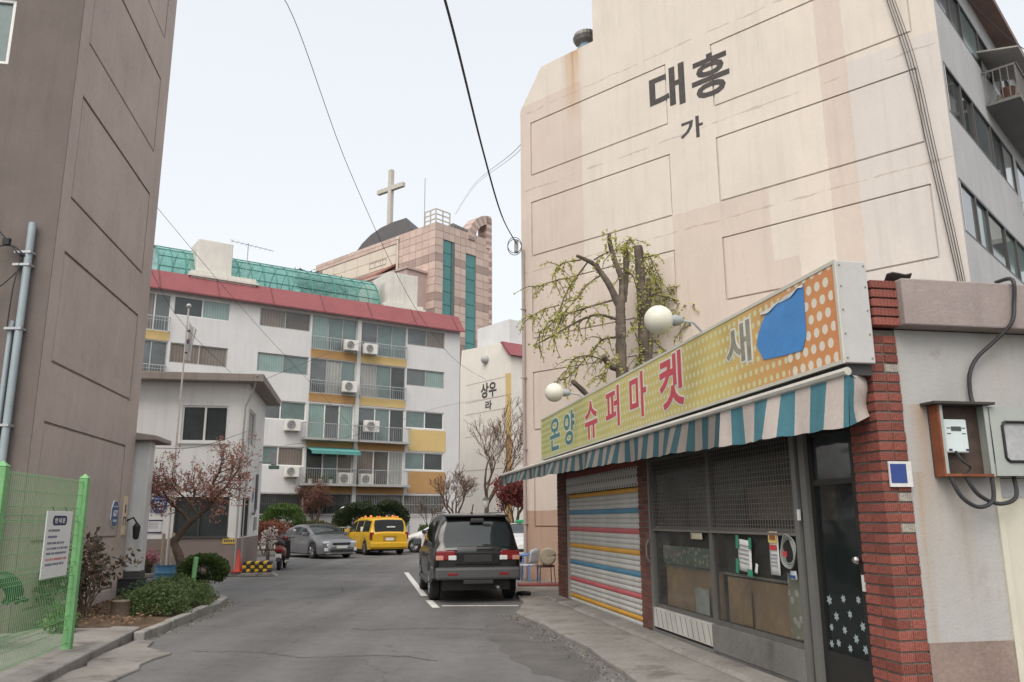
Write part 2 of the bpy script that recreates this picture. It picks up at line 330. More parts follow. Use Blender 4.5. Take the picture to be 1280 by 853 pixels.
crack([(-5.2, 17.7), (-4.4, 18.3), (-4.0, 19.5), (-4.3, 21)], .03, 3); crack([(-2.5, 13.2), (-2.2, 13.0), (-1.2, 13.15), (-.4, 12.9)], .018, 4)
# oily, darker repair patch along the pavement edge
patch = MB(); pts = [(-.15, 14.5), (.35, 13.0), (.75, 11.0), (.95, 9.6), (.75, 8.9), (.25, 9.4), (-.15, 11.0), (-.45, 13.2)]
pp = polyline([(*p, .003) for p in pts + pts[:1]], 5)[:-1]; patch.poly([(p.x + rng.uniform(-.05, .05), p.y + rng.uniform(-.07, .07), .003) for p in pp])
patch.build('road_patch', M('patch', (.115, .11, .106), .9, .22, 2, bump=.5, bs=70), ground)

# ------------------------------------------------------------------ panelled gable walls
def panels(parent, holes, mat, T=None, gap=.045, dep=.035):
    for a, b, c, e in holes:
        q = MB(T); q.box(a + gap, b - gap, .003, dep, c + gap, e - gap); q.build('panel', mat, parent, bevel=.012, seg=1)
# brown block on the left
BR_S = M('brown_render', (.45, .378, .345), .85, .11, .7, bump=.5, bs=90, spec=.2, streak=.13, stain=((.37, .31, .28), .60, .6))
BR_F = M('dark_shaded_brown_render', (.165, .14, .129), .88, .09, 1.5, bump=.15, bs=120, spec=.2, streak=.15)  # front face: darker paint, with shade from unbuilt neighbours put into the colour
lb = thing('apartment_building', 'brown rendered apartment block with recessed panel outlines beside the green fence', 'building', (-7.097, 11.946, 0), 99.7)
ph = [(.39, 4.64, a, b) for a, b in ((-1.2, .40), (1.31, 3.15), (4.05, 5.89), (6.77, 8.62), (9.57, 11.37), (12.35, 14.1))]
m = MB(); m.wall(0, 5.3, -1.3, 15.5, ph, .035); m.box(.003, 5.297, .038, .2, -1.3, 15.49)
m.box(5.1, 5.3, .2, 9, -.1, 15.5); m.box(0.2, 5.1, 8.8, 9, -.1, 15.5); m.box(-.12, 5.4, -.08, 9.1, 15.5, 15.8)
m.build('wall', BR_S, lb); panels(lb, ph, BR_S)
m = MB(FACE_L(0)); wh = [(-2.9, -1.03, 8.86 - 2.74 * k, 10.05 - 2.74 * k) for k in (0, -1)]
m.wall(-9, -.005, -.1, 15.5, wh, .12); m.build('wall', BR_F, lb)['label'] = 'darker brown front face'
GL_D = M('glass_dark', (.045, .055, .055), .06, .25, .8, spec=.6); GL_T = M('glass_teal', (.14, .195, .19), .10, .18, .7, spec=.6); GL_C = M('glass_curtain', (.36, .38, .36), .12, .15, 1.2, spec=.6); GL_G = M('glass_grey', (.12, .135, .14), .08, .25, .8, spec=.6); GL_B = M('glass_brown', (.10, .09, .082), .08, .25, .9, spec=.6)
rw = random.Random(3)
for h in wh: window(lb, h[0], h[1], h[2], h[3], .07, (.5,), WHITEM, [GL_T], rw, .06, .07, FACE_L(0))
# ------------------------------------------------------------------ pale block with the big painted letters
def dae_mat():
    m = M('cream_render', (.67, .612, .542), .85, .05, .8, bump=.25, bs=80, spec=.2, streak=.11)
    t = m.node_tree; N = t.nodes; L = t.links; b = N['Principled BSDF']; cur = b.inputs['Base Color'].links[0].from_socket
    tc = N.new('ShaderNodeTexCoord'); sp = N.new('ShaderNodeSeparateXYZ'); L.new(tc.outputs['Object'], sp.inputs[0])
    def mt(op, a, bb):
        q = N.new('ShaderNodeMath'); q.operation = op
        for i, s in enumerate((a, bb)):
            if isinstance(s, (int, float)): q.inputs[i].default_value = s
            else: L.new(s, q.inputs[i])
        return q.outputs[0]
    nz = N.new('ShaderNodeTexNoise'); nz.inputs['Scale'].default_value = 3; nz.inputs['Detail'].default_value = 4; L.new(tc.outputs['Object'], nz.inputs['Vector'])
    wob = mt('MULTIPLY', mt('SUBTRACT', nz.outputs['Fac'], .5), .09)
    X = mt('ADD', sp.outputs['X'], wob); Z = mt('ADD', sp.outputs['Z'], wob)
    def rect(x0, x1, z0, z1, c, k=1.0):
        nonlocal cur
        f = mt('MULTIPLY', mt('MULTIPLY', mt('GREATER_THAN', X, x0), mt('LESS_THAN', X, x1)), mt('MULTIPLY', mt('GREATER_THAN', Z, z0), mt('LESS_THAN', Z, z1)))
        q = N.new('ShaderNodeMix'); q.data_type = 'RGBA'; q.blend_type = 'MULTIPLY'; L.new(mt('MULTIPLY', f, k), q.inputs[0]); L.new(cur, q.inputs[6]); q.inputs[7].default_value = (*c, 1); cur = q.outputs[2]
    pink = (.925, .875, .865)
    rect(-1, 2.31, 1.85, 13.9, pink); rect(5.1, 7.65, -1, 9.05, pink); rect(7.65, 8.25, -1, 7.3, pink); rect(2.31, 5.1, -1, 8.0, (.94, .90, .90))
    rect(9.05, 9.65, 5, 13.3, pink); rect(9.65, 11.6, 5, 11.4, (.93, .945, .99)); rect(8.25, 9.05, 5, 20, (1.03, 1.02, 1.0))
    rect(-1, 12, -1, 1.86, (.66, .50, .43))
    # hairline repair lines at floor levels, rust run below the ventilator
    for z0, dz in ((13.62, .10), (11.12, .07), (8.6, .06)):
        n2 = N.new('ShaderNodeTexNoise'); n2.inputs['Scale'].default_value = 1.3; n2.inputs['Detail'].default_value = 8; L.new(tc.outputs['Object'], n2.inputs['Vector'])
        d = mt('ABSOLUTE', mt('ADD', mt('SUBTRACT', sp.outputs['Z'], z0), mt('MULTIPLY', mt('SUBTRACT', n2.outputs['Fac'], .5), dz * 2)), 0)
        n3 = N.new('ShaderNodeTexNoise'); n3.inputs['Scale'].default_value = 2.2; n3.inputs['Detail'].default_value = 6; L.new(tc.outputs['Object'], n3.inputs['Vector'])
        f = mt('MULTIPLY', mt('LESS_THAN', d, mt('MULTIPLY', mt('SUBTRACT', n3.outputs['Fac'], .42), .16)), .55)
        q = N.new('ShaderNodeMix'); q.data_type = 'RGBA'; L.new(f, q.inputs[0]); L.new(cur, q.inputs[6]); q.inputs[7].default_value = (.42, .33, .27, 1); cur = q.outputs[2]
    mp = N.new('ShaderNodeMapping'); mp.inputs['Scale'].default_value = (9, 9, .5); L.new(tc.outputs['Object'], mp.inputs['Vector'])
    n4 = N.new('ShaderNodeTexNoise'); n4.inputs['Scale'].default_value = 1.0; n4.inputs['Detail'].default_value = 5; L.new(mp.outputs[0], n4.inputs['Vector'])
    ax = mt('SUBTRACT', 1.0, mt('DIVIDE', mt('ABSOLUTE', mt('SUBTRACT', sp.outputs['X'], 2.05), 0), .42)); az = mt('DIVIDE', mt('SUBTRACT', sp.outputs['Z'], 12.4), 2.6)
    q0 = N.new('ShaderNodeMath'); q0.operation = 'MULTIPLY'; q0.use_clamp = True; L.new(mt('MULTIPLY', mt('MAXIMUM', ax, 0.0), mt('MAXIMUM', az, 0.0)), q0.inputs[0]); L.new(mt('MULTIPLY', n4.outputs['Fac'], 2.2), q0.inputs[1])
    q = N.new('ShaderNodeMix'); q.data_type = 'RGBA'; L.new(q0.outputs[0], q.inputs[0]); L.new(cur, q.inputs[6]); q.inputs[7].default_value = (.50, .33, .20, 1); cur = q.outputs[2]
    L.new(cur, b.inputs['Base Color']); return m
DAE = dae_mat()
dae = thing('apartment_building', 'tall cream apartment block with dark painted lettering on its gable wall', 'building', (.29, 22.6, 0), -42.7)
ph = [(x0, x1, a, b) for x0, x1 in ((.40, 5.12), (6.42, 11.03)) for a, b in ((1.42, 3.1), (4.02, 5.66), (6.6, 8.16), (9.05, 10.73), (11.55, 13.27))]
m = MB(); m.wall(0, 11.5, -.1, 13.8, ph, .035); m.box(.003, 11.497, .038, .25, -.1, 13.79)
m.prism([(0, 0, 13.8), (2.81, 0, 13.8), (2.81, 0, 14.95), (.85, 0, 14.95)], (0, .25, 0)); m.box(2.811, 8.8, .0, .25, 13.8, 17.6); m.box(8.801, 11.5, 0, .25, 13.8, 14.1)
m.box(0, .25, .25, 16, -.1, 13.8); m.box(2.81, 3.05, .25, 4, 13.8, 17.6); m.box(8.55, 8.8, .25, 4, 14.0, 17.6); m.box(3.05, 8.55, 3.8, 4, 14.0, 17.6); m.box(2.7, 8.9, -.1, 4.1, 17.6, 17.8)
m.box(.25, 11.3, .25, 16, 13.5, 13.7)
m.build('wall', DAE, dae); panels(dae, ph, DAE, None, .032)
# right-hand long facade
GREYW = M('grey_white_render', (.46, .46, .46), .85, .07, .8, streak=.12, spec=.2)
FR = FACE_R(11.5)
m = MB(FR); rows = [(12.15, 13.25), (9.6, 10.75), (7.05, 8.2), (4.5, 5.65), (1.95, 3.1)]
hl = [(.12, 6.2, a, b) for a, b in rows] + [(6.5, 9.6, a - .9, b) for a, b in rows] + [(10.2, 15, a, b) for a, b in rows]
m.wall(0.003, 16, -.1, 13.8, hl, .2); m.build('wall', GREYW, dae)['label'] = 'grey white long side with window bands'
m = MB(FR); m.prism([(-.25, -.45, 13.8), (-.25, .6, 13.8), (-.25, .6, 14.25), (-.25, -.45, 13.95)], (16.6, 0, 0)); m.build('roof', M('red_brown_roof', (.20, .13, .11), .8, .15, 2), dae)
rw = random.Random(8)
for h in hl:
    wd = h[1] - h[0]; window(dae, h[0], h[1], h[2], h[3], .04, (.2, .36, .62, .8) if wd > 4 else (.5,), DARKM, [GL_D, GL_G, GL_G, GL_T, GL_C], rw, .06, .08, FR)
for k, (a, b) in enumerate(rows[1:4]):   # projecting balconies on the second bay
    q = MB(FR); q.box(6.4, 9.7, -.75, .0, a - 1.05, a - .92); q.build('balcony', GREYM, dae)
    q = MB(FR)
    for s in range(23): q.box(6.45 + s * .145, 6.47 + s * .145, -.73, -.71, a - .92, a - .1)
    q.box(6.42, 9.68, -.74, -.70, a - .1, a - .06); q.box(6.42, 6.46, -.74, 0, a - .1, a - .06); q.box(9.64, 9.68, -.74, 0, a - .1, a - .06); q.build('railing', WHITEM, dae)
q = MB(FR)
q.box(3.7, 8.0, -.72, -.02, 11.12, 11.2)
for s in range(30): q.box(3.7 + s * .148, 3.72 + s * .148, -.72, -.70, 11.2, 11.95)
q.box(3.68, 8.02, -.74, -.70, 11.95, 12.0); q.box(3.68, 3.72, -.74, 0, 11.95, 12.0); q.box(7.98, 8.02, -.74, 0, 11.95, 12.0)
for s in range(5): q.box(3.68, 3.70, -.70 + s * .15, -.68 + s * .15, 11.2, 11.95)
q.build('flower_rack', M('rack_dark', (.16, .155, .15), .6), dae)
for y0, y1, z1, mm in ((4.3, 5.1, 11.6, M('box_tan', (.32, .28, .23), .7)), (5.4, 6.8, 11.75, GREYM)):
    q = MB(FR); q.box(y0, y1, -.6, -.15, 11.22, z1); q.build('storage_box', mm, dae, bevel=.02)
q = MB(FR); q.lathe([(.10, 0), (.15, .28), (.16, .34)], 12, c=(4.0, -.45, 11.2)); q.build('clay_pot', M('clay', (.10, .05, .035), .8), dae)
q = MB(FR)
q.prism([(3.5, -.85, 12.25), (3.5, 0, 12.45), (3.5, 0, 12.49), (3.5, -.85, 12.29)], (1.8, 0, 0)); q.build('canopy', M('sheet', (.34, .33, .31), .5), dae)
# painted letters
INK = M('letter_paint', (.085, .078, .075), .8, .2, 5, spec=.2)
for ch, b_ in (('대', (4.60, 5.66, 11.96, 13.12)), ('흥', (5.86, 6.90, 11.86, 13.04)), ('가', (5.46, 6.10, 10.90, 11.48))):
    text_mesh(ch, *b_, depth=.004, bold=.026).build('letter', INK, dae)
# small dark opening at the tower top
q = MB(); q.box(5.2, 5.9, -.004, .02, 15.9, 16.4); q.build('vent_opening', DARKM, dae)
# rain pipe on the far corner, with brackets
q = MB(); q.tube([(.12, -.07, .1), (.12, -.07, 9.3)], .045, 8)
for z in (1.5, 3.5, 5.5, 7.5): q.box(.06, .18, -.12, 0, z, z + .04)
q.build('service_pipe', M('pipe_pinkgrey', (.38, .32, .30), .6), dae)
rv = thing('roof_ventilator', 'rusty grey turbine ventilator on the stepped roof of the cream block', 'ventilator', tuple(mat4((.29, 22.6, 0), -42.7) @ Vector((2.25, .42, 15.10))))
q = MB(); q.lathe([(.26, -1.3), (.26, .06), (.20, .10), (.20, .16)], 14); q.build('base', M('blue_grey_metal', (.20, .30, .36), .6, .2, 5, stain=((.25, .12, .06), .55, 4)), rv)
for k in range(20):
    a = 2 * math.pi * k / 20; q = MB()
    pr = [(.21, .16), (.34, .24), (.39, .36), (.35, .48), (.24, .56), (.10, .60)]
    for (r0, z0), (r1, z1) in zip(pr, pr[1:]):
        q.poly([(r0 * math.cos(a), r0 * math.sin(a), z0), (r0 * .93 * math.cos(a + .28), r0 * .93 * math.sin(a + .28), z0), (r1 * .93 * math.cos(a + .28), r1 * .93 * math.sin(a + .28), z1), (r1 * math.cos(a), r1 * math.sin(a), z1)])
    q.build('vane', M('vent_metal', (.19, .18, .17), .55, .2, 8, metal=.4), rv)
q = MB(); q.lathe([(.12, .59), (.10, .62), (.02, .64)], 14); q.build('cap', M('vent_metal', (.2, .2, .2)), rv)

# ------------------------------------------------------------------ white block with the red roof
WA = M('white_render', (.61, .605, .605), .85, .05, .6, streak=.10, spec=.2)
ORA = M('orange_paint', (.42, .25, .105), .8, .07, 1); YEL = M('yellow_paint', (.58, .43, .19), .8, .07, 1)
REDR = M('red_roof_paint', (.25, .085, .092), .75, .08, .8, streak=.15, spec=.25)
ab = thing('apartment_building', 'white five storey apartment block with red mansard roof and orange balconies', 'building', (-4.03, 51.63, 0), 34.5)
TOPS = [13.5, 10.9, 8.25, 5.68, 3.05]
holes = []
for k, t in enumerate(TOPS):
    for a, b in ((-3.12, -.42), (-12.48, -9.5), (-17.12, -14.12), (-21.7, -19.9)): holes.append((a, b, t - 1.08, t))
    for a, b in ((-6.3, -3.2), (-9.38, -6.55), (-19.75, -17.25)): holes.append((a, b, t - (2.05 if k < 4 else 1.08), t))
m = MB(); m.wall(-22, .72, -.1, 13.75, holes, .25)
m.T = FACE_R(.72); m.wall(0, 10, -.1, 13.75, [], .1); m.T = None; m.box(-22, .70, 9.9, 10, -.1, 13.75); m.box(-21.9, .6, .3, 9.9, 13.4, 13.6)
m.build('wall', WA, ab)
for k, t in enumerate(TOPS):
    for (a, b), col in (((-6.3, -3.2), YEL if k < 2 else ORA), ((-9.38, -6.55), ORA), ((-19.75, -17.25), YEL)):
        if k < 4: q = MB(); q.box(a - .02, b + .02, -.03, .0, t - 2.55, t - 2.06); q.build('spandrel', col, ab)
    if k in (2, 3): q = MB(); q.box(-2.9, -.28, -.03, 0, t - 2.48, t - 1.16); q.build('spandrel', YEL if k == 2 else ORA, ab)
rw = random.Random(21)
CUR1 = curtain_mat('curtain_teal', (.24, .33, .31), (.78, .82, .82), 2.2); CUR2 = curtain_mat('curtain_grey', (.34, .345, .33), (.74, .74, .74), 1.6); CUR3 = curtain_mat('curtain_brown', (.20, .17, .15), (.72, .72, .72), 1.9)
GLS = [GL_T, GL_G, GL_G, CUR1, GL_B, CUR2, CUR3, GL_D, GL_T]
for h in holes:
    k = min(range(5), key=lambda i: abs(TOPS[i] - h[3])); big = h[3] - h[2] > 1.5
    fm = WHITEM if (k in (2, 3) or h[0] < -14 and k == 0) else GREYM
    if k == 4: fm = DARKM
    wd = h[1] - h[0]
    window(ab, h[0], h[1], h[2], h[3], .1, ((.36, .68) if big else (.5,)) if wd > 2 else (.5,), fm, GLS if k < 4 else [GL_D, GL_B], rw, .06, .08)
def railing(parent, x0, x1, z0, z1, y, step=.13, mat=None, arch=False):
    q = MB(); q.box(x0, x1, y - .02, y + .02, z1 - .04, z1); q.box(x0, x1, y - .015, y + .015, z0, z0 + .03)
    n = int((x1 - x0) / step)
    for i in range(n + 1):
        x = x0 + (x1 - x0) * i / n; wv = .03 if i % 8 == 0 else .012
        q.box(x - wv / 2, x + wv / 2, y - .01, y + .01, z0 + .03, z1 - .04)
    for x in (x0, x1): q.box(x - .015, x + .015, y, -.001, z1 - .04, z1); q.box(x - .015, x + .015, y, -.001, z0, z0 + .03)
    if arch: q.box(x0, x1, y - .012, y + .012, z1 - .22, z1 - .20)
    return q.build('railing', mat or STEEL, parent)
for k, t in enumerate(TOPS[:4]):
    if k < 2:
        for a, b in ((-6.3, -3.2), (-9.38, -6.55), (-19.75, -17.25)): railing(ab, a + .02, b - .02, t - 2.08, t - 1.30, -.22, arch=True)
    else:
        for a, b in ((-6.4, -3.0), (-9.75, -6.5), (-19.75, -17.25)):
            q = MB(); q.box(a, b, -.62, -.001, t - 2.16, t - 2.06); q.build('balcony_floor', GREYM, ab); railing(ab, a + .03, b - .03, t - 2.06, t - 1.18, -.58)
for x in (-6.42,):   # rain pipe between the bays
    q = MB(); q.box(x - .12, x + .12, -.12, -.001, 0, 13.6); q.build('downpipe', M('pipe_white', (.55, .55, .54), .7, .1, 1, streak=.2), ab)
q = MB(); q.prism([(-9.4, -.95, 5.42), (-9.4, -.02, 5.70), (-9.4, -.02, 5.74), (-9.4, -.95, 5.46)], (2.95, 0, 0)); q.box(-9.4, -6.45, -.95, -.93, 5.28, 5.44); q.build('awning', M('teal_cloth', (.10, .30, .28), .8), ab)
for a, b in ((-12.4, -9.5), (-9.4, -6.6), (-6.3, -3.2), (-3.1, -.4)):   # iron bars over ground-floor windows
    q = MB()
    for i in range(int((b - a) / .11) + 1): x = a + i * .11; q.box(x - .008, x + .008, -.10, -.085, 1.85, 3.1)
    for z in (1.85, 2.5, 3.08): q.box(a, b, -.105, -.08, z, z + .025)
    q.build('window_bars', GREYM if a > -6.4 else DARKM, ab)
# red mansard
m = MB(); m.prism([(-22.2, -.42, 13.62), (-22.2, .55, 14.9), (-22.2, 2.2, 14.9), (-22.2, 2.2, 13.76), (-22.2, -.3, 13.76), (-22.2, -.42, 13.70)], (23.1, 0, 0)); m.box(-22.2, .9, 2.2, 10.3, 14.5, 14.6); rf = m.build('roof', REDR, ab)
for i in range(8):
    x = -21 + i * 3.05; q = MB(); q.prism([(x, -.44, 13.66), (x, .54, 14.93), (x, .6, 14.93), (x, -.36, 13.66)], (.035, 0, 0)); q.build('roof_seam', M('roof_seam', (.13, .055, .06), .8), rf)
# green tunnel greenhouse
GREENP = glassmat('green_polycarbonate', (.17, .37, .33), .66, .2, .30, (.60, .86, .80))
gt = thing('rooftop_shelter', 'green polycarbonate barrel shelter running along the red roof', 'shelter', (-4.03, 51.63, 0), 34.5)
yc, zc, ra = 3.2, 14.62, 2.38
def gp(a): return yc - ra * math.cos(a) * .95, zc + ra * math.sin(a)
for i in range(9):
    x0 = -17.9 + i * 1.47; na = 10
    q = MB(); q.grid(lambda u, v: (x0 + .02 + u * 1.43, *gp(.0 + v * math.pi)), 1, na); q.build('sheet', GREENP, gt, smooth=True)
for i in range(19):
    x0 = -17.9 + i * .735; q = MB(); q.tube([(x0, *gp(math.pi * k / 14)) for k in range(15)], .03 if i % 2 else .045, 5); q.build('rib', M('green_steel', (.05, .20, .17), .5), gt)
for k in range(1, 6): q = MB(); y_, z_ = gp(math.pi * k / 10); q.tube([(-17.9, y_ - .02, z_), (-4.67, y_ - .02, z_)], .022, 5); q.build('purlin', M('green_steel', (.05, .2, .17)), gt)
for lab, x0, x1, y0, y1, z1, bx in (('cream concrete roof hutch with ledge in front of the green shelter', -15.95, -14.05, .7, 2.5, 17.15, (-16.3, -12.7)), ('cream concrete roof hutch with small door beside the pink church tower', -4.1, -2.0, .9, 3.4, 17.3, (-4.45, -1.7))):
    t_ = thing('roof_hutch', lab, 'roof hutch', (-4.03, 51.63, 0), 34.5)
    CR = M('cream_concrete', (.62, .60, .55), .85, .08, .8, streak=.2)
    q = MB(); q.box(x0, x1, y0, y1, 15.2, z1); q.build('body', CR, t_, bevel=.03)
    q = MB(); q.box(bx[0], bx[1], y0 - .25, y1 + .25, 14.62, 15.2); q.box(bx[0] - .12, bx[1] + .12, y0 - .37, y1 + .37, 15.2 - .35, 15.2 - .22); q.build('ledge', CR, t_)
    q = MB(); q.box(x0 - .02, x0, y0 + .5, y0 + 1.2, 15.3, 16.7); q.build('hatch', M('hatch', (.5, .49, .45), .7), t_)
an = thing('aerial', 'thin television aerial standing on the red roof', 'aerial', tuple(mat4((-4.03, 51.63, 0), 34.5) @ Vector((-13.25, .58, 14.9))), 34.5)
q = MB(); q.tube([(0, 0, -.3), (0, 0, 2.45)], .025, 6); q.build('mast', GREYM, an)
q = MB(); q.tube([(-1.0, 0, 2.42), (1.5, 0, 2.25)], .018, 5)
for i in range(9): x = -.9 + i * .27; q.tube([(x, -.35 + .02 * i, 2.40 - .018 * i), (x, .35 - .02 * i, 2.40 - .018 * i)], .010, 4)
q.tube([(-1.0, -.3, 2.2), (-.85, 0, 2.42), (-1.0, .3, 2.62)], .012, 4); q.build('boom', GREYM, an)
# air conditioner outdoor units, one by one
def ac_unit(label, x, z, y, s=1.0, bracket=True):
    p = mat4((-4.03, 51.63, 0), 34.5) @ Vector((x, y, z)); t_ = thing('air_conditioner', label, 'air conditioner', tuple(p), 34.5, 'outdoor units on the white block')
    q = MB(); q.box(-.42 * s, .42 * s, -.16, .16, .0, .62 * s); q.build('case', M('ac_white', (.66, .65, .61), .55, .06, 2), t_, bevel=.02)
    q = MB(); q.lathe([(.235 * s, -.178), (.235 * s, -.165)], 20, c=(-.10 * s, 0, .31 * s), axis='Y'); g_ = q.build('fan_grille', M('ac_dark', (.14, .14, .14), .6), t_)
    q = MB()
    for rr in (.07, .13, .19, .235): q.tube([(-.10 * s + rr * s * math.cos(2 * math.pi * i / 20), -.182, .31 * s + rr * s * math.sin(2 * math.pi * i / 20)) for i in range(21)], .009, 4)
    q.build('ring', M('ac_ring', (.5, .5, .48), .6), g_)
    if bracket:
        for bx0 in (-.36, .32): q = MB(); q.box(bx0 * s, (bx0 + .04) * s, -.16, .3, -.05, -.001); q.build('bracket', GREYM, t_)
ac_unit('air conditioner on the top left orange balcony, right end of its railing', -7.1, 11.50, -.45)
ac_unit('air conditioner at the left end of the top yellow balcony railing', -5.85, 11.42, -.45)
ac_unit('air conditioner on the second storey down, right end of the left balcony railing', -7.1, 8.98, -.45, 1.05)
ac_unit('air conditioner hung on white wall left of the third balcony row', -10.35, 6.55, -.22, 1.05)
ac_unit('air conditioner on left end of the right balcony in the third row', -5.6, 6.72, -.42, 1.1, False)
ac_unit('air conditioner hung on white wall left of the teal awning balcony', -10.25, 3.98, -.22, .95)
ac_unit('air conditioner standing inside the balcony under the teal awning', -7.15, 3.64, -.38, 1.05, False)
ac_unit('dark air conditioner inside the right balcony of the lowest balcony row', -5.8, 3.64, -.38, 1.0, False)
# ------------------------------------------------------------------ far block with a yellow corner strip
bb = thing('apartment_building', 'far cream apartment block with yellow and orange corner strip behind bare trees', 'building', (-.07, 60, 0), -52)
BW = M('far_cream_render', (.70, .66, .60), .85, .06, .5, streak=.12, spec=.2)
gz = [(-6.6, -.35, a, b) for a, b in ((10.8, 12.1), (9.55, 10.75 - .12), (7.9, 9.5), (5.3, 7.8), (2.6, 5.2))]
m = MB(); m.wall(-6.8, 0, -.1, 13.7, [], .1); m.prism([(-6.8, 0, 13.7), (0, 0, 13.7), (-1.2, 0, 14.9), (-6.6, 0, 15.2)], (0, .3, 0)); m.box(-6.8, -6.6, .01, 10, 0, 13.7); m.T = FACE_R(0); m.wall(.002, 20, -.1, 13.7, [], .1); m.T = None
m.build('wall', BW, bb)
for z in (12.15, 10.72, 9.75, 7.95, 5.3): q = MB(); q.box(-6.0, -.75, -.008, .004, z, z + .06); q.build('joint', M('joint', (.42, .36, .31), .9), bb)
q = MB(); q.box(-.70, -.02, -.012, 0, 7.6, 12.4); q.build('corner_strip', YEL, bb); q = MB(); q.box(-.70, -.02, -.012, 0, .2, 7.59); q.build('corner_strip', ORA, bb)
q = MB(); q.prism([(.05, -.3, 13.7), (.05, 20, 13.7), (-1.0, 20, 14.9), (-1.0, -.3, 14.9)], (.3, 0, 0)); q.build('roof', REDR, bb)
rb_ = random.Random(5)
for k in range(5):
    for y0 in (1.2, 4.6, 8.0, 11.4): window(bb, y0, y0 + 2.6, 1.9 + 2.5 * k, 3.0 + 2.5 * k, -.01, (.5,), GREYM, [GL_T, GL_G, GL_D], rb_, .06, .08, FACE_R(0))
for ch, b_ in (('상우', (-3.92, -1.85, 10.85, 12.05)), ('라', (-3.30, -2.45, 9.88, 10.62))): text_mesh(ch, *b_, depth=.01, bold=.035).build('letter', INK, bb)
q = MB(); q.box(-5.8, -1.5, 1.0, 5, 14.6, 17.0); q.box(-6.0, -.9, .7, 5.2, 14.3, 14.75); q.build('roof_hutch', M('hutch_white', (.62, .62, .62), .85, .06, .6, streak=.1), bb)
q = MB(); q.ball((-3.2, -.1, 13.9), .35); q.build('vent_ball', GREYM, bb)

# ------------------------------------------------------------------ church tower
ST = [M('pink_granite', (.52, .40, .345), .6, .08, 1.2, orand=.09), M('dark_pink_granite', (.35, .265, .235), .6, .08, 1.2, orand=.08)]
CL, CRZ = (-8.69, 88.0, 0), 47.5
ch = thing('church', 'pink granite church tower with tall teal glass slots and a white rooftop cross', 'church', CL, CRZ)
cinv = mat4(CL, CRZ).inverted()
TEAL = M('teal_glass', (.045, .20, .19), .10, .15, .25, spec=.7); BEIGE = M('beige_cladding', (.60, .54, .45), .6, .06, .5, spec=.3)
m = MB(); m.wall(0, 9, -.1, 35.15, [(1.16, 3.0, 6, 33.3), (4.8, 6.5, 6, 32.5)], .3); m.box(.005, 8.99, .32, .5, 0, 35.1)
m.T = FACE_L(0); m.wall(-24, 0, -.1, 35.1, [(-22.5, -7.0, 31.4, 34.1)], .25); m.T = None; m.box(.02, 14, 23.8, 24, 0, 35.1); m.box(8.8, 9, .3, 24, 0, 35.1); m.box(.1, 8.8, .4, 23.8, 34.2, 34.5)
m.build('wall', M('granite_joint', (.27, .20, .18), .8, .1, 1), ch)
def tiles(face, x0, x1, z0, z1, holes, tw, th):
    base = {}
    nz = round((z1 - z0) / th); nx = max(1, round((x1 - x0) / tw))
    for j in range(nz):
        for i in range(nx):
            a = x0 + (x1 - x0) * i / nx; b = x0 + (x1 - x0) * (i + 1) / nx; c = z0 + (z1 - z0) * j / nz; e = z0 + (z1 - z0) * (j + 1) / nz
            mid = (a + b) / 2; mz = (c + e) / 2
            hit = [h for h in holes if h[0] < mid < h[1] and h[2] < mz < h[3]]
            if hit: continue
            q = MB(face); q.box(a + .025, b - .025, -.03, -.002, c + .025, e - .025); dk = (nz - 1 - j) % 5 == 4
            q.build('granite_slab', ST[1 if dk else 0], ch)
tiles(None, 0, 1.16, 21.2, 35.15, [], 1.16, .93); tiles(None, 3.0, 4.8, 21.2, 35.15, [], .9, .93); tiles(None, 6.5, 9.0, 21.2, 35.15, [], 1.25, .93)
tiles(None, 1.16, 3.0, 33.3, 35.15, [], .92, .93); tiles(None, 4.8, 6.5, 32.5, 35.15, [], .85, .9)
tiles(FACE_L(0), -6.9, 0, 24.9, 35.1, [], 1.15, .93); tiles(FACE_L(0), -24, -6.9, 34.15, 35.1, [], 1.4, .48)
q = MB(FACE_L(0)); q.box(-23.9, -6.95, .05, .1, 27, 34.1); q.build('cladding', BEIGE, ch)
for i in range(6):
    a = -22.4 + i * 2.56; q = MB(FACE_L(0)); q.box(a, a + 2.5, -.01, .04, 32.85, 34.05); q.build('cladding_panel', BEIGE, ch); q = MB(FACE_L(0)); q.box(a, a + 2.5, -.01, .04, 31.55, 32.8); q.build('cladding_panel', BEIGE, ch)
window(ch, -12.2, -8.9, 32.0, 32.75, .0, (.33, .66), GREYM, [GL_G], rw, .06, .12, FACE_L(0))
for (x0, x1, z1), sp in (((1.16, 3.0, 33.3), .9), ((4.8, 6.5, 32.5), .9)):
    wn = MB(); wn.box(x0, x0 + .1, .05, .22, 6, z1); wn.box(x1 - .1, x1, .05, .22, 6, z1); wo = wn.build('window', M('teal_frame', (.16, .22, .22), .5), ch)
    nz = int((z1 - 18) / 1.55)
    for j in range(nz):
        q = MB(); q.box(x0 + .1, x1 - .1, .10, .13, z1 - 1.55 * (j + 1) + .03, z1 - 1.55 * j - .03); q.build('pane', TEAL, wo)
q = MB(); q.prism([(2.55, -.02, 6), (3.0, -.02, 6), (3.0, -.02, 32.9), (2.55, -.02, 33.3)], (0, .2, 0)); q.build('fin', M('dark_fin', (.10, .13, .13), .4), ch)
